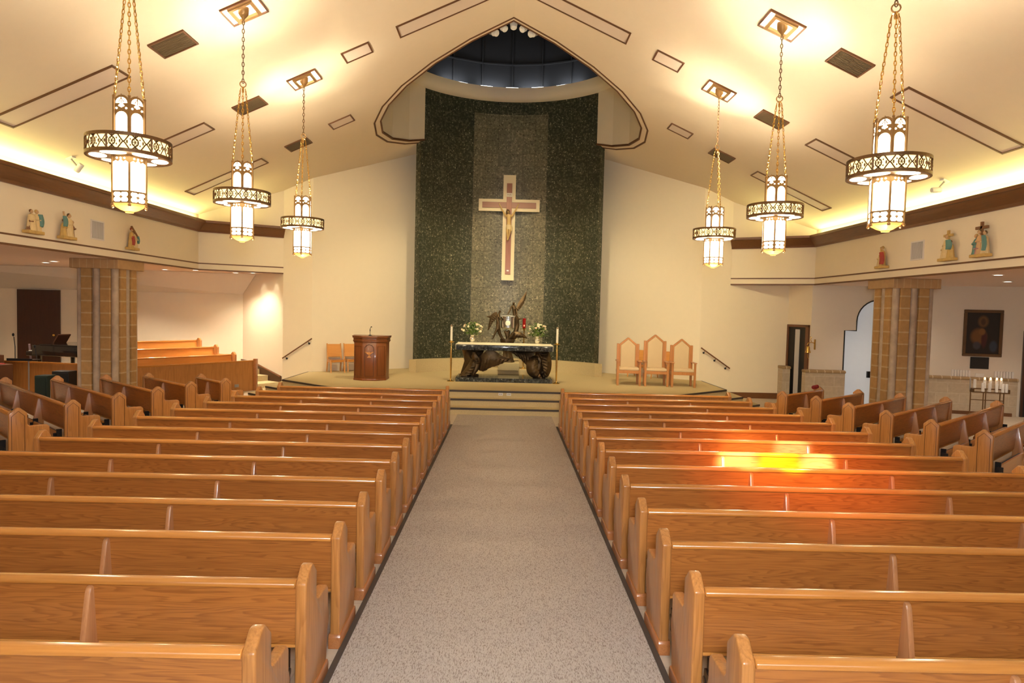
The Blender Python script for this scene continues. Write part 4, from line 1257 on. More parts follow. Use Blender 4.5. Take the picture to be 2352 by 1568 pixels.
# flower arrangements on the rear edge of the altar
def bouquet(x, label, seed):
    rnd = random.Random(seed)
    t = thing('flower_arrangement', label, 'flower arrangement', (x, 21.22, ST + 1.134))
    MB().lathe([(0, 0), (.075, 0), (.08, .015), (.06, .03), (.085, .09), (.09, .14), (.06, .20), (.07, .235), (.05, .235), (.045, .2), (0, .19)], 20).build('vase', M_['silver'], t, smooth=True)
    mb = MB()
    for k in range(420):
        a = rnd.uniform(0, 2 * PI); el = rnd.uniform(-.55, 1.45)
        rr = rnd.uniform(.10, .35)
        c = Vector((rr * math.cos(a) * math.cos(el), rr * math.sin(a) * math.cos(el) * .75, .36 + rr * math.sin(el) * .85))
        d = Vector((math.cos(a), math.sin(a), rnd.uniform(-.3, .9))).normalized()
        w_ = rnd.uniform(.018, .034); ln = rnd.uniform(.07, .15)
        sd = d.cross(Vector((0, 0, 1))).normalized() * w_
        mb.poly([c - d * ln * .3, c + sd, c + d * ln * .8, c - sd])
    for k in range(14):
        a = rnd.uniform(0, 2 * PI); rr = rnd.uniform(.05, .26)
        mb.tube([(0, 0, .2), (rr * .4 * math.cos(a), rr * .4 * math.sin(a), .34), (rr * math.cos(a), rr * math.sin(a) * .7, .45)], .004, 4)
    mb.build('foliage', M_['leaf'], t)
    mb = MB()
    for k in range(150):
        a = rnd.uniform(0, 2 * PI); el = rnd.uniform(-.2, 1.3); rr = rnd.uniform(.20, .32)
        mb.ell((rr * math.cos(a) * math.cos(el), rr * math.sin(a) * math.cos(el) * .75 - .02, .37 + rr * math.sin(el) * .8), .010, n=5, m=3)
    o = mb.build('small_blossoms', M_['blossom'], t)
    o['kind'] = 'stuff'
    for k in range(15):
        a = -PI / 2 + rnd.uniform(-1.9, 1.9); el = rnd.uniform(-.25, 1.35); rr = rnd.uniform(.27, .36)
        c = (rr * math.cos(a) * math.cos(el), rr * math.sin(a) * math.cos(el) * .75, .37 + rr * math.sin(el) * .82)
        b = MB().ell(c, .040, .040, .036, 10, 6)
        for q in range(4):
            an = q * PI / 2 + k
            b.torus((c[0], c[1], c[2] + .006 * q), .024 - .003 * q, .010, 8, 4)
        b.build('rose', M_['rosepink'] if k % 3 == 0 else M_['rose'], t, smooth=True)
bouquet(-1.07, 'white and peach flowers in a silver vase on the left of the altar', 3)
bouquet(.985, 'white and peach flowers in a silver vase on the right of the altar', 8)

# ---- tabernacle with bronze angels
TY = 22.45
t = thing('tabernacle', 'silver drum tabernacle lifted by bronze angels behind the altar', 'tabernacle', (0, TY, .98))
def tp(zx, zy, y=0.0):
    return Vector(((zx - 921) * .00223 + .0, y, 3.6 - .98 - zy * .00223))
MB().lathe([(0, -.20), (.225, -.20), (.245, -.18), (.245, .13), (.26, .14), (.26, .18), (.24, .20), (.0, .205)], 32, tp(945, 575)).build('drum', M_['silver'], t, smooth=True, ang=30)
MB().lathe([(.225, 0), (.24, .01), (.235, .03), (0, .035)], 28, tp(945, 492)).build('lid', M_['white'], t, smooth=True)
c = tp(940, 585)
MB().lathe([(0, 0), (.075, 0), (.085, .012), (0, .02)], 20, (0, 0, 0), Matrix.Translation((c.x, -.245, c.z)) @ Matrix.Rotation(R(90), 4, 'X')).build('roundel', M_['wax'], t)
J = [tp(800, 640, -.05), tp(790, 560, -.05), tp(795, 480, -.06), tp(808, 440, -.08), tp(826, 398, -.10), tp(815, 735, -.02), tp(850, 800, .0), tp(900, 855, 0), tp(770, 700, -.08), tp(740, 770, -.1), tp(715, 835, -.1), tp(820, 520, -.14), tp(850, 545, -.2), tp(775, 520, -.12), tp(800, 600, -.2)]
RAD = [.075, .065, .06, .03, .045, .06, .045, .05, .045, .03, .016, .03, .022, .028, .02]
skin('angel_body', [(p.x, p.y, p.z, r) for p, r in zip(J, RAD)], [(0, 1), (1, 2), (2, 3), (3, 4), (0, 5), (5, 6), (6, 7), (0, 8), (8, 9), (9, 10), (2, 11), (11, 12), (2, 13), (13, 14)], M_['bronze'], t, 2)
wing([tp(*p) for p in ((775, 425, -.02), (720, 440, .02), (675, 500, .05), (655, 600, .06), (640, 700, .08))],
     [tp(*p) for p in ((785, 500, -.02), (755, 540, .02), (715, 580, .05), (685, 640, .06), (642, 704, .08))], .02, .02, 8, .018).build('wing', M_['bronze'], t, smooth=True)
wing([tp(*p) for p in ((740, 470, .05), (690, 480, .10), (620, 495, .14))], [tp(*p) for p in ((740, 510, .05), (690, 520, .10), (622, 499, .14))], .02, .02, 3, .01, 12, 6).build('wing', M_['bronze'], t, smooth=True)
J = [tp(1055, 530, .02), tp(1040, 440, .0), tp(1025, 350, -.02), tp(1018, 310, -.04), tp(1022, 270, -.08), tp(1085, 610, .05), tp(1060, 720, .02), tp(1000, 840, 0), tp(990, 330, -.06), tp(965, 400, -.10), tp(930, 455, -.15), tp(1060, 370, -.04), tp(1075, 450, -.14), tp(1040, 500, -.22), tp(1100, 520, .0), tp(1170, 512, .0)]
RAD = [.085, .075, .065, .032, .05, .08, .08, .09, .032, .025, .018, .03, .022, .018, .035, .012]
skin('angel_body', [(p.x, p.y, p.z, r) for p, r in zip(J, RAD)], [(0, 1), (1, 2), (2, 3), (3, 4), (0, 5), (5, 6), (6, 7), (2, 8), (8, 9), (9, 10), (2, 11), (11, 12), (12, 13), (0, 14), (14, 15)], M_['bronze'], t, 2)
wing([tp(*p) for p in ((1060, 360, 0), (1090, 280, .04), (1150, 190, .07), (1210, 105, .1))],
     [tp(*p) for p in ((1080, 400, 0), (1130, 350, .04), (1185, 250, .07), (1213, 112, .1))], .02, .02, 8, .018).build('wing', M_['bronze'], t, smooth=True)
J = [tp(1000, 790, -.06), tp(1020, 745, -.10), tp(1030, 715, -.14), tp(950, 830, -.02), tp(940, 760, -.05), tp(890, 700, -.08), tp(960, 690, -.05), tp(1080, 800, 0)]
RAD = [.09, .06, .055, .10, .06, .05, .05, .06]
skin('angel_body', [(p.x, p.y, p.z, r) for p, r in zip(J, RAD)], [(0, 1), (1, 2), (0, 3), (3, 4), (4, 5), (4, 6), (0, 7)], M_['bronze'], t, 2)
wing([tp(*p) for p in ((1040, 720, -.06), (1110, 715, -.04), (1180, 750, -.02), (1235, 805, 0))],
     [tp(*p) for p in ((1050, 800, -.06), (1110, 800, -.04), (1175, 800, -.02), (1232, 810, 0))], .025, .04, 5, .012).build('wing', M_['bronze'], t, smooth=True)
mb = MB()
def ped(u, v):
    a = 2 * PI * u
    r_ = .24 - .10 * math.sin(PI * min(1, v * 1.1)) + .02 * math.sin(5 * a + 6 * v)
    return (.05 + r_ * math.cos(a), r_ * .8 * math.sin(a), v * .78)
mb.surf(ped, 28, 14).build('rocky_pedestal', M_['bronze'], t, smooth=True)
# sanctuary lamp
t = thing('sanctuary_lamp', 'red glass sanctuary lamp on a slim brass stand', 'lamp', (.60, 22.86, .74))
MB().lathe([(0, 0), (.13, 0), (.13, .02), (.03, .05), (.018, .08), (.018, 1.30), (.05, 1.35), (.06, 1.38), (0, 1.38)], 20).build('stand', M_['brass'], t, smooth=True)
MB().lathe([(.0, 1.38), (.05, 1.385), (.055, 1.45), (.058, 1.72), (.052, 1.72), (.048, 1.46), (0, 1.45)], 20).build('red_glass', M_['redglass'], t, smooth=True)
MB().ell((0, -.045, 1.47), .022, .022, .035).build('flame', M_['flamered'], t)

# ---- crucifix
CY = 24.33
t = thing('crucifix', 'large cream and brown wooden crucifix on the green stone wall', 'crucifix', (-.005, CY, 0))
def crossmesh(hw, z0, z1, ax, za, zb, y0, y1):
    return MB().prism([(-hw, z0), (hw, z0), (hw, za), (ax, za), (ax, zb), (hw, zb), (hw, z1), (-hw, z1), (-hw, zb), (-ax, zb), (-ax, za), (-hw, za)], 'y', y0, y1)
crossmesh(.222, 3.80, 7.56, 1.095, 6.27, 6.70, -.06, 0).build('cross_backing', M_['cream'], t)
MB().box(-.09, .09, .0, .17, 4.4, 6.2).build('wall_bracket', M_['cream'], t)
MB().box(-.095, .095, -.10, -.06, 4.02, 7.26).build('cross_upright', M_['crosswood'], t, bevel=.006, seg=1)
MB().box(-.965, .965, -.095, -.061, 6.385, 6.59).build('cross_arm', M_['crosswoodx'], t, bevel=.006, seg=1)
pq = MB().box(-.105, .105, -.118, -.10, 6.78, 6.91).build('title_plaque', M_['wax'], t)
fc = bpy.data.curves.new('inscription', 'FONT')
fc.body = 'INRI'; fc.size = .09; fc.align_x = 'CENTER'; fc.align_y = 'CENTER'; fc.extrude = .002
fc.materials.append(M_['crosswood'])
fo = bpy.data.objects.new('inscription', fc); COL.objects.link(fo)
fo.location = (0, 0, 0)
bpy.context.view_layer.update()
fm = bpy.data.meshes.new_from_object(fo.evaluated_get(bpy.context.evaluated_depsgraph_get()))
bpy.data.objects.remove(fo)
fo = bpy.data.objects.new('inscription', fm); COL.objects.link(fo)
fo.parent = pq; fo.location = (0, -.121, 6.845); fo.rotation_euler = (R(90), 0, 0)
MB().box(-.04, .04, -.108, -.10, 4.12, 4.17).build('small_plaque', M_['white'], t)
fy = -.20
J = [(0, fy, 5.73, .078), (0, fy - .01, 5.86, .066), (0, fy - .03, 6.0, .088), (-.01, fy - .02, 6.10, .055), (-.02, fy - .04, 6.155, .034), (-.04, fy - .08, 6.22, .052), (-.045, fy - .08, 6.275, .042),
     (-.105, fy, 6.08, .042), (-.235, fy + .05, 6.29, .028), (-.335, fy + .09, 6.475, .020), (-.365, fy + .09, 6.54, .024),
     (.105, fy, 6.08, .042), (.225, fy + .05, 6.29, .028), (.315, fy + .09, 6.475, .020), (.345, fy + .09, 6.54, .024),
     (-.05, fy, 5.68, .060), (-.05, fy - .07, 5.47, .042), (-.035, fy, 5.27, .027), (-.03, fy - .05, 5.20, .026),
     (.045, fy, 5.68, .060), (.035, fy - .08, 5.47, .042), (-.005, fy - .03, 5.28, .027), (-.02, fy - .09, 5.215, .026)]
skin('corpus', J, [(0, 1), (1, 2), (2, 3), (3, 4), (4, 5), (5, 6), (3, 7), (7, 8), (8, 9), (9, 10), (3, 11), (11, 12), (12, 13), (13, 14), (0, 15), (15, 16), (16, 17), (17, 18), (0, 19), (19, 20), (20, 21), (21, 22)], M_['corpus'], t, 2)
cp = t
mb = MB().ell((-.042, fy - .065, 6.245), .062, .058, .065, 12, 8).ell((-.09, fy - .06, 6.19), .026, .03, .07, 8, 6).ell((.012, fy - .06, 6.19), .024, .03, .065, 8, 6).ell((-.04, fy - .115, 6.175), .03, .025, .035, 8, 6)
mb.build('hair_and_beard', M_['hair'], cp, smooth=True)
MB().ell((-.04, fy - .135, 6.215), .009, .012, .02, 8, 6).build('nose', M_['corpus'], cp, smooth=True)
mb = MB()
robe(mb, (0, fy - .01, 5.60), .19, .098, .088, folds=6, fd=.06, sy=.95)
mb.tube([(.09, fy - .06, 5.74), (.12, fy - .07, 5.65), (.10, fy - .05, 5.55)], [.02, .03, .018], 8)
mb.build('loincloth', M_['loin'], cp, smooth=True)

# ---- ambo
t = thing('ambo', 'octagonal dark wooden ambo with carved front on the stage', 'lectern', (-4.05, 20.15, ST), R(4))
body = [(-.20, -.42), (.20, -.42), (.47, -.22), (.50, .35), (-.50, .35), (-.47, -.22)]
MB().prism(body, 'z', 0, 1.19).build('body', M_['ambo'], t, bevel=.008, seg=1)
def grow(P, k): return [(x * (1 + k), y * (1 + k)) for x, y in P]
mb = MB()
for (k, z0, z1) in ((.02, 0, .06), (.03, 1.12, 1.15), (.07, 1.15, 1.19), (.05, 1.19, 1.26), (.11, 1.26, 1.30)):
    mb.prism(grow(body, k), 'z', z0, z1)
mb.build('cornice', M_['ambo'], t, bevel=.006, seg=1)
MB().prism(grow(body, .13), 'z', 1.30, 1.322).build('reading_desk', M_['ambo'], t, bevel=.006, seg=1)
mb = MB().tube([(-.13, -.428, .12), (-.13, -.428, .98), (-.07, -.428, 1.05), (0, -.428, 1.07), (.07, -.428, 1.05), (.13, -.428, .98), (.13, -.428, .12)], .008, 5, closed=True)
mb.build('front_moulding', M_['groove'], t)
mb = MB().ell((0, -.425, .80), .03, .02, .055, 10, 6)
for s in (-1, 1):
    mb.surf(lambda u, v, s=s: (s * (.02 + .10 * u), -.43 - .015 * math.sin(PI * u), .80 + .05 * u + (v - .5) * (.07 - .05 * u)), 6, 3, .012)
mb.surf(lambda u, v: ((v - .5) * (.03 + .10 * u), -.43, .75 - .07 * u), 4, 3, .012)
mb.build('carved_bird', M_['chairwood'], t, smooth=True)
mb = MB()
for (cx, cy, an) in ((-.335, -.32, math.atan2(.20, -.27)), (.335, -.32, math.atan2(.20, .27))):
    M = Matrix.Translation((cx, cy, .6)) @ Matrix.Rotation(math.atan2(-.20 if cx < 0 else .20, .27), 4, 'Z')
    framebox(mb, .13, .45, .012, -.004, .006) if False else mb.tube([M @ Vector(p) for p in ((-.12, -.006, -.46), (.12, -.006, -.46), (.12, -.006, .42), (-.12, -.006, .42))], .007, 5, closed=True)
mb.build('side_moulding', M_['groove'], t)
t = thing('microphone', 'gooseneck microphone standing on top of the wooden ambo', 'microphone', (-4.06, 20.0, ST + 1.324))
MB().lathe([(0, 0), (.05, 0), (.045, .02), (.012, .03), (0, .03)], 12).build('base', M_['blackmetal'], t, smooth=True)
MB().tube([(0, 0, .02), (.0, 0, .12), (.005, -.01, .20), (.03, -.03, .255)], .008, 6).build('gooseneck', M_['blackmetal'], t, smooth=True)
MB().ell((.045, -.04, .262), .022, .018, .016).ell((0, 0, .16), .014, .014, .05).build('capsule', M_['blackmetal'], t, smooth=True)

# ---- plain wooden chairs
def wood_chair(label, loc, rz):
    t = thing('wooden_chair', label, 'chair', loc, rz, 'plain oak chairs on the stage')
    MB().box(-.24, .24, -.24, .22, .40, .43).build('seat', M_['oak_light'], t, bevel=.008, seg=2)
    MB().prism([(.17, .50), (.19, .50), (.27, .92), (.25, .92)], 'x', -.21, .21).build('backrest', M_['oak_light'], t, bevel=.005, seg=1)
    for s in (-1, 1):
        MB().tube([(s * .225, -.20, .42), (s * .225, -.25, 0)], [.024, .018], 8).build('leg', M_['oak_light'], t)
        MB().tube([(s * .225, .28, 0), (s * .225, .17, .40), (s * .225, .27, .94)], [.018, .026, .020], 8).build('leg', M_['oak_light'], t)
        MB().box(s * .225 - .012, s * .225 + .012, -.20, .18, .34, .40).build('side_rail', M_['oak_light'], t)
    MB().box(-.22, .22, -.22, -.20, .35, .40).build('front_rail', M_['oak_light'], t)
    MB().box(-.19, .19, -.20, .16, .431, .446).build('seat_pad', M_['mauve'], t, bevel=.006, seg=1)
wood_chair('plain orange oak chair left of the ambo, the fully visible one', (-5.60, 22.12, ST), R(30))
wood_chair('plain orange oak chair behind the ambo, partly hidden by it', (-5.13, 22.46, ST), R(30))
wood_chair('plain oak chair behind, between the left and middle armchairs', (4.52, 22.95, ST), R(-37))
wood_chair('plain oak chair behind, between the middle and right armchairs', (5.22, 22.45, ST), R(-37))

# ---- high-backed armchairs
def throne(label, loc, rz, hp, hk):
    t = thing('armchair', label, 'armchair', loc, rz, 'high-backed celebrant armchairs')
    W = .33
    for s in (-1, 1):
        MB().box(s * W - .032, s * W + .032, -.03, .03, 0, .72).build('leg', M_['chairwood'], t, bevel=.006, seg=1)
        MB().prism([(.47, 0), (.53, 0), (.55, hp), (.49, hp)], 'x', s * .305 - .035, s * .305 + .035).build('back_post', M_['chairwood'], t, bevel=.006, seg=1)
        MB().box(s * W - .05, s * W + .05, -.07, .50, .72, .745).build('armrest', M_['chairwood'], t, bevel=.008, seg=2)
        MB().box(s * W - .02, s * W + .02, .0, .50, .37, .46).build('side_rail', M_['chairwood'], t)
    MB().box(-.31, .31, -.025, .02, .37, .46).build('front_rail', M_['chairwood'], t, bevel=.005, seg=1)
    def yb(z): return .50 + .02 * z / hp
    wi = .27
    outer = [(-wi, .46), (wi, .46), (wi, hp - .02), (0, hk), (-wi, hp - .02)]
    inner = [(-wi + .045, .48), (wi - .045, .48), (wi - .045, hp - .055), (0, hk - .055), (-wi + .045, hp - .055)]
    mb = MB()
    mb.prism([(-wi, .46), (-wi + .045, .46), (-wi + .045, hp - .05), (-wi, hp - .02)], 'y', .475, .525)
    mb.prism([(wi, .46), (wi - .045, .46), (wi - .045, hp - .05), (wi, hp - .02)], 'y', .475, .525)
    mb.prism([(-wi - .02, hp - .03), (-wi + .045, hp - .055), (0, hk - .05), (wi - .045, hp - .055), (wi + .02, hp - .03), (.02, hk), (-.02, hk)], 'y', .465, .535)
    mb.build('back_frame', M_['chairwood'], t, bevel=.006, seg=1)
    MB().prism(inner, 'y', .46, .515).build('back_cushion', M_['cushion'], t, bevel=.02, seg=3)
    MB().box(-.305, .305, -.035, .47, .455, .545).build('seat_cushion', M_['cushion'], t, bevel=.035, seg=4)
throne('high pointed-back oak armchair with cream upholstery, left of three', (3.71, 20.06, ST), R(-5), 1.24, 1.43)
throne('tallest pointed-back oak armchair with cream upholstery, middle of three', (4.52, 19.97, ST), R(-5), 1.35, 1.54)
throne('high pointed-back oak armchair with cream upholstery, right of three', (5.31, 19.88, ST), R(-5), 1.24, 1.43)

# ---- handrails, stage sockets
def handrail(label, x0, z0, x1, z1, nbr):
    t = thing('handrail', label, 'handrail', (0, 0, 0))
    MB().tube([(x0, 21.98, z0), (x1, 21.98, z1)], .022, 10).build('rail', M_['brown'], t, smooth=True)
    for k in range(nbr):
        f = .12 + .76 * k / (nbr - 1)
        x, z = x0 + (x1 - x0) * f, z0 + (z1 - z0) * f
        MB().tube([(x, 21.98, z - .02), (x, 22.0, z - .07), (x, 22.09, z - .09)], .008, 6).cyl((x, 22.075, z - .09), (x, 22.098, z - .09), .032, n=12).build('bracket', M_['blackmetal'], t)
handrail('brown handrail on the wall left of the ambo', -7.32, .97, -6.36, 1.64, 2)
handrail('brown handrail on the wall right of the three armchairs', 6.42, 1.64, 7.39, .98, 3)
for x, nm in ((-.115, 'left'), (.105, 'right')):
    t = thing('wall_outlet', 'white socket plate on the top riser of the altar steps, %s of two' % nm, 'outlet', (x, 17.95, .455), 0, 'sockets on the altar steps')
    MB().box(-.06, .06, -.010, .0, -.036, .036).build('plate', M_['white'], t, bevel=.003, seg=1)
    MB().box(-.035, -.008, -.013, -.009, -.012, .012).box(.008, .035, -.013, -.009, -.012, .012).build('receptacle', M_['grey'], t)

# ================================================================= PAINTED STATUES ON THE HEADER WALLS
def station(s, y, w_, label, figs, extra=()):
    """small painted relief group; local x along the wall, -y into the nave"""
    t = thing('painted_statue', label, 'statue', (s * (HX - .05), y, 4.0), R(90) * (-s) + (PI if False else 0), 'painted station statues')
    t.rotation_euler = (0, 0, -R(90) if s > 0 else R(90))
    MB().box(-w_ / 2, w_ / 2, -.16, 0, 0, .065).build('base', M_['gold'], t, bevel=.012, seg=2)
    for (x, h, r0, mat, hm, lean) in figs:
        mb = MB(); robe(mb, (x, -.085, .06), h * .80, r0, r0 * .62, lean, ph=x * 9)
        for sg in (-1, 1):
            mb.tube([(x + lean[0] * .8 + sg * r0 * .5, -.085, .06 + h * .68), (x + lean[0] * .6 + sg * r0 * .75, -.12, .06 + h * .50), (x + lean[0] * .6 + sg * r0 * .2, -.16, .06 + h * .52)], [.022, .02, .014], 6)
        b = mb.build('robed_figure', M_[mat], t, smooth=True)
        MB().ell((x + lean[0] * 1.05, -.10, .06 + h * .90), h * .075, h * .075, h * .095, 10, 8).ell((x + lean[0] * 1.05, -.10 - h * .075, .06 + h * .89), h * .012, h * .02, h * .02, 6, 4).build('head', M_['skin'], b, smooth=True)
        MB().ell((x + lean[0] * 1.05, -.088, .06 + h * .925), h * .082, h * .08, h * .085, 10, 8).build('hair', M_[hm], b, smooth=True)
    for (nm, mat, fn) in extra:
        mb = MB(); fn(mb); mb.build(nm, M_[mat], t, smooth=True)
    return t
def cloak(x0, x1, z0, z1, b=.05):
    return lambda mb: mb.surf(lambda u, v: ((x0 + x1) / 2 + (x1 - x0) * 1.15 * (v - .5) * (.35 + .75 * math.sin(PI * (.12 + .72 * (1 - u)))) + .02 * math.sin(4 * u), -.12 - b * math.sin(PI * v) - .012 * math.sin(9 * v), z0 + (z1 - z0) * u), 10, 10, .03)
def bar(p, q, r): return lambda mb: mb.tube([p, q], r, 6)
def crossx(x, z, a, b, r): 
    def f(mb):
        mb.box(x - r, x + r, -.09, -.05, z - b, z + b); mb.box(x - a, x + a, -.09, -.05, z + b * .25, z + b * .25 + 2 * r)
    return f
station(-1, 13.55, .44, 'painted statue on the left header wall, leftmost, two bowed figures', [(-.06, .42, .12, 'ivory', 'brownrobe', (-.02, -.02)), (.07, .43, .11, 'ivory', 'gold', (.0, 0)), (-.11, .34, .08, 'brownrobe', 'hair', (.03, 0))], [('cloak', 'teal', cloak(.09, .17, .16, .40))])
station(-1, 14.58, .44, 'painted statue on the left header wall, with raised arm, left of the nearer grille', [(.02, .50, .13, 'ivory', 'hair', (.02, 0)), (-.13, .36, .08, 'gold', 'brownrobe', (0, 0)), (.15, .36, .06, 'brownrobe', 'gold', (0, 0))], [('raised_arm', 'skin', bar((-.09, -.1, .38), (-.15, -.1, .58), .022)), ('cloak', 'teal', cloak(-.19, -.12, .26, .48))])
station(-1, 17.1, .40, 'painted statue on the left header wall, between the two grilles', [(.03, .46, .12, 'ivory', 'brownrobe', (0, 0)), (-.08, .50, .09, 'gold', 'redrobe', (.02, 0)), (.10, .40, .07, 'ivory', 'hair', (0, 0))], [('red_drape', 'redrobe', cloak(-.11, -.05, .12, .34)), ('beam', 'brownrobe', bar((-.12, -.12, .58), (.10, -.14, .36), .028)), ('green_drape', 'teal', cloak(.12, .16, .18, .36))])
station(1, 17.03, .42, 'painted statue on the right header wall, with red cloak, between the two grilles', [(-.07, .36, .10, 'ivory', 'hair', (.02, 0)), (.03, .50, .10, 'gold', 'gold', (0, 0))], [('red_cloak', 'redrobe', cloak(.05, .16, .10, .40, .07)), ('beam', 'gold', bar((-.02, -.1, .54), (.0, -.1, .36), .03))])
station(1, 14.49, .46, 'painted statue on the right header wall, pale with teal drape, right of the nearer grille', [(.0, .52, .13, 'ivory', 'gold', (-.02, 0)), (-.08, .36, .11, 'ivory', 'brownrobe', (.02, 0)), (.10, .38, .10, 'gold', 'brownrobe', (0, 0))], [('cross', 'gold', crossx(-.01, .48, .14, .18, .026)), ('teal_drape', 'teal', cloak(.05, .17, .24, .44, .06))])
station(1, 13.47, .46, 'painted statue on the right header wall, rightmost, cross with wide arms', [(-.02, .50, .10, 'skin', 'hair', (-.01, 0)), (-.13, .42, .09, 'teal', 'gold', (0, 0)), (.12, .46, .10, 'ivory', 'hair', (0, 0)), (-.06, .22, .10, 'pinkrobe', 'brownrobe', (0, 0))], [('cross', 'brownrobe', crossx(-.01, .52, .17, .19, .028)), ('teal_cloak', 'teal', cloak(.13, .19, .12, .42))])

# ================================================================= LEFT MUSIC AREA
t = thing('grand_piano', 'black grand piano with raised music desk behind the partition at the left', 'piano', (-13.35, 20.75, .30), R(-14))
struct(MB().box(-16.5, -12.2, 19.9, 21.9, 0, .30, Matrix.Translation((0, 0, 0))).build('floor_music', M_['stage']))
cas = [(-.75, -.72), (-.75, .72), (.0, .72), (.55, .62), (.85, .30), (1.0, -.15), (1.05, -.72)]
MB().prism(cas, 'z', .72, 1.04).build('case', M_['piano'], t, bevel=.02, seg=2)
MB().prism([(x * 1.02, y * 1.02) for x, y in cas[1:]] + [(-.45, -.73)], 'z', 1.04, 1.07).build('lid', M_['piano'], t)
MB().box(-1.02, -.70, -.68, .68, .70, .84).build('keybed', M_['piano'], t, bevel=.015, seg=1)
MB().box(-.98, -.76, -.62, .62, .84, .862).build('keys', M_['wax'], t)
MB().box(-.02, .02, -.22, .22, 0, .32, Matrix.Translation((-.50, 0, 1.08)) @ Matrix.Rotation(R(35), 4, 'Y')).build('music_desk', M_['darkwood'], t)
for x, y in ((-.62, -.58), (-.62, .58), (.78, -.2)):
    MB().tube([(x, y, .72), (x, y, .06)], [.07, .045], 10).build('leg', M_['piano'], t)
t = thing('music_stand', 'flat-topped dark music stand in front of the wooden partition at the far left', 'music stand', (-11.62, 16.25, 0))
MB().box(-.30, .30, -.16, .16, 1.22, 1.25, Matrix.Rotation(R(12), 4, 'Y') if False else None).box(-.30, .30, -.18, -.16, 1.22, 1.28).build('desk', M_['blackmetal'], t)
MB().cyl((.1, 0, .08), (.1, 0, 1.22), .016, n=10).build('pole', M_['grey'], t)
for k in range(3):
    a = 2 * PI * k / 3
    MB().tube([(.1, 0, .16), (.1 + .25 * math.cos(a), .25 * math.sin(a), .01)], .012, 6).build('leg', M_['blackmetal'], t)
for x, y, h, lab in ((-14.3, 19.62, 1.66, 'thin microphone stand against the pale wall left of the dark door'), (-13.35, 19.15, 1.36, 'short microphone stand at the far left edge')):
    t = thing('microphone_stand', lab, 'microphone stand', (x, y, 0), 0, 'microphone stands')
    MB().lathe([(0, 0), (.14, 0), (.13, .02), (0, .03)], 16).build('base', M_['blackmetal'], t)
    MB().tube([(0, 0, .02), (0, 0, h - .35), (-.03, 0, h - .06)], .011, 6).build('pole', M_['blackmetal'], t)
    MB().ell((-.035, -.02, h), .032, .03, .05).build('microphone_head', M_['blackmetal'], t, smooth=True)
t = thing('organ_console', 'low brown wooden organ console at the far left edge of the photo', 'organ', (-14.15, 18.3, 0), R(-20))
MB().box(-.75, .62, -.32, .32, 0, .92).build('body', M_['darkwood'], t, bevel=.01, seg=1)
MB().box(-.72, .30, -.10, .30, .92, 1.16).build('top_box', M_['darkwood'], t, bevel=.01, seg=1)
MB().box(-.1, .5, -.34, .2, .92, .945).build('desk_top', M_['redrobe'], t)
t = thing('side_chair', 'mauve upholstered chair in front of the dark door at the left', 'chair', (-14.45, 20.9, .0), R(125))
MB().box(-.22, .22, -.22, .22, .42, .50).build('seat', M_['mauve'], t, bevel=.02, seg=2)
MB().surf(lambda u, v: ((v - .5) * .42, .22 + .06 * u, .52 + .80 * u), 8, 6, .05).build('backrest', M_['mauve'], t, smooth=True)
for s in (-1, 1):
    for y in (-.19, .20):
        MB().cyl((s * .2, y, 0), (s * .2, y, .43), .015, n=8).build('leg', M_['grey'], t)
for x, y, hw, h, mat, lab in ((-10.98, 16.05, .15, .90, 'greenbox', 'small dark green floor speaker box behind the left angled pews'), (-11.12, 16.95, .21, .92, 'dark', 'black floor speaker box beside the left stone column')):
    t = thing('speaker_box', lab, 'speaker', (x, y, 0))
    MB().box(-hw, hw, -.17, .17, 0, h).build('cabinet', M_[mat], t, bevel=.015, seg=2)
    MB().box(-hw + .03, hw - .03, -.182, -.17, .05, h - .05).build('front_grille', M_[mat], t)

# ================================================================= RIGHT CHAPEL
C_ = pwp(13.87, .0)
t = thing('painting', 'dark portrait painting in a brown gilt frame on the chapel wall', 'painting', (C_.x, C_.y, 2.38), pw)
framebox(MB(), .50, .68, .085, 0, .05).build('frame', M_['frame_gold'], t, bevel=.01, seg=1).rotation_euler = (R(90), 0, 0)
m, nt, b = new_mat('canvas')
tc = N(nt, 'ShaderNodeTexCoord')
acc = None
def blob(cx, cz, rx, rz_, col, soft=.6):
    global acc
    mp = N(nt, 'ShaderNodeMapping'); mp.inputs['Location'].default_value = (-cx / rx, 0, -cz / rz_); mp.inputs['Scale'].default_value = (1 / rx, 0, 1 / rz_)
    nt.links.new(tc.outputs['Object'], mp.inputs['Vector'])
    ln = N(nt, 'ShaderNodeVectorMath', operation='LENGTH'); nt.links.new(mp.outputs[0], ln.inputs[0])
    mr = N(nt, 'ShaderNodeMapRange'); mr.inputs['From Min'].default_value = 1; mr.inputs['From Max'].default_value = soft
    nt.links.new(ln.outputs['Value'], mr.inputs['Value'])
    mx = N(nt, 'ShaderNodeMix', data_type='RGBA'); nt.links.new(mr.outputs['Result'], mx.inputs['Factor'])
    if acc is None: mx.inputs['A'].default_value = (.018, .012, .007, 1)
    else: nt.links.new(acc, mx.inputs['A'])
    mx.inputs['B'].default_value = tuple(col) + (1,)
    acc = mx.outputs['Result']
blob(0, .34, .16, .20, (0.126, 0.058, 0.018)); blob(.0, .33, .075, .12, (0.063, 0.029, 0.011)); blob(-.10, -.10, .24, .28, (0.162, 0.068, 0.018)); blob(.28, -.38, .12, .20, (0.029, 0.040, 0.065)); blob(-.14, -.36, .12, .14, (0.054, 0.047, 0.054)); blob(.04, -.18, .09, .30, (0.063, 0.014, 0.011)); blob(-.02, .04, .10, .12, (0.198, 0.086, 0.022))
nt.links.new(acc, b.inputs['Base Color']); b.inputs['Roughness'].default_value = .6
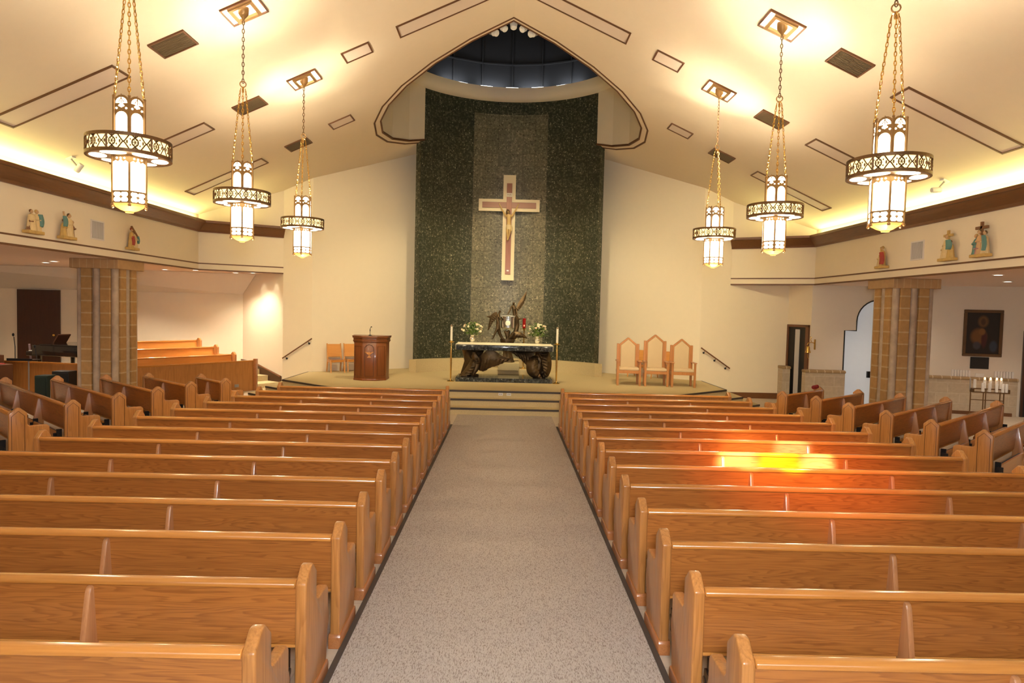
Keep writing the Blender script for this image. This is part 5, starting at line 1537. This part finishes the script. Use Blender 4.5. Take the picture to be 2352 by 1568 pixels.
MB().box(-.43, .43, -.02, -.01, -.61, .61).build('canvas', m, t)
p = pwp(13.83, .0)
o = MB().box(-.235, .235, -.03, -.002, -.17, .17).build('plaque', M_['dark'], None, bevel=.004, seg=1)
o.location = (p.x, p.y, 1.51); o.rotation_euler = (0, 0, pw)
tag(o, 'small black plaque on the wall directly under the dark painting', 'plaque')
row = 0
for x0, nm in ((13.17, 'left'), (14.22, 'right')):
    for k in range(7):
        p = pwp(x0 + .068 * k, .06)
        o = MB().box(-.028, .028, -.02, .02, 0, .19).build('folded_card', M_['bookwhite'], None, bevel=.004, seg=1)
        o.location = (p.x, p.y, 1.10); o.rotation_euler = (0, 0, pw)
        tag(o, 'white card standing on the chapel ledge, %s in the %s row' % (['leftmost', 'second', 'third', 'fourth', 'fifth', 'sixth', 'rightmost'][k], nm), 'card', 'white cards on the ledge, %s row' % nm)
p = pwp(13.84, .06)
o = MB().box(-.11, .11, -.012, .012, 0, .11).build('small_sign', M_['bookwhite'], None, bevel=.003, seg=1)
o.location = (p.x, p.y, 1.10); o.rotation_euler = (0, 0, pw)
tag(o, 'low white sign on the chapel ledge between the two rows of cards', 'sign')
# candle stand
t = thing('candle_stand', 'brown metal stand of votive candles in front of the stone wall', 'candle stand', (13.52, 18.55, 0), pw)
MB().box(-.45, .45, -.16, -.12, .74, .77).box(-.45, .45, .02, .06, .82, .85).box(-.45, -.41, -.16, .06, .74, .85).box(.41, .45, -.16, .06, .74, .85).build('tray', M_['lampdark'], t)
for x, y in ((-.43, .04), (-.18, -.14), (-.06, .04), (.22, -.14), (.38, .04)):
    MB().cyl((x, y, 0), (x, y, .745 if y < 0 else .825), .016, n=8).build('leg', M_['lampdark'], t)
MB().cyl((-.43, .04, .52), (.38, .04, .52), .012, n=6).build('crossbar', M_['lampdark'], t)
MB().cyl((-.45, .04, .8), (-.45, .04, 1.12), .02, n=8).build('taper_holder', M_['grey'], t)
Mx = Matrix.Translation((13.52, 18.55, 0)) @ Matrix.Rotation(pw, 4, 'Z')
cn = [(-.34, .04, .85, 0), (-.20, -.14, .77, 0), (-.10, .04, .85, 1), (-.04, -.14, .77, 0), (.04, .04, .85, 1), (.13, -.14, .77, 0), (.19, .04, .85, 1), (.28, -.14, .77, 0), (.30, .04, .85, 1), (.365, -.14, .77, 0)]
nl = nu_ = 0
for x, y, z, lit in cn:
    p = Mx @ Vector((x, y, z + .002))
    if lit:
        nl += 1; lab = 'lit votive candle in the rear row of the stand, %s flame from the left' % ORD[nl - 1]
    elif y > 0:
        lab = 'unlit white candle at the left end of the rear row on the stand'
    else:
        nu_ += 1; lab = 'unlit white candle in the front row of the stand, %s from the left' % ORD[nu_ - 1]
    t = thing('votive_candle', lab, 'candle', p, 0, 'votive candles on the stand')
    MB().lathe([(0, 0), (.037, 0), (.037, .235), (.03, .245), (0, .24)], 12).build('wax', M_['waxwhite'], t, smooth=True)
    if lit:
        MB().ell((0, 0, .275), .022, .022, .036, 8, 6).build('flame', M_['flame'], t, smooth=True)
# hanging bell by the glazed door
t = thing('wall_bell', 'brass bell hanging from a scrolled bracket beside the dark glazed door', 'bell', (9.66, 20.86, 0))
MB().box(-.03, .0, -.03, .03, 1.72, 2.04).tube([(-.03, 0, 1.92), (-.12, 0, 1.95), (-.22, 0, 1.92), (-.25, 0, 1.86)], .014, 6).tube([(-.12, 0, 1.95), (-.15, 0, 2.04), (-.12, 0, 2.10), (-.18, 0, 2.12)], .010, 6).build('bracket', M_['brass'], t, smooth=True)
MB().lathe([(0, 1.84), (.03, 1.83), (.05, 1.80), (.06, 1.70), (.085, 1.64), (.09, 1.62), (.08, 1.62), (.05, 1.70), (0, 1.78)], 18, (-.22, 0, 0)).build('bell', M_['brass'], t, smooth=True)
MB().tube([(-.22, 0, 1.66), (-.22, 0, 1.48), (-.20, 0, 1.44), (-.18, 0, 1.47)], .007, 5).ell((-.22, 0, 1.64), .02).build('clapper', M_['brass'], t, smooth=True)
# red cloth on the first angled pew at the right
t = thing('red_bag', 'dark red cloth bag on the far end of the front right angled pew', 'bag', (7.80, 16.74, .905), R(42))
MB().ell((0, 0, .06), .12, .055, .055, 14, 8).ell((.06, -.02, .075), .06, .045, .05, 10, 6).ell((-.07, .01, .06), .06, .05, .05, 10, 6).build('pouch', M_['redcloth'], t, smooth=True)
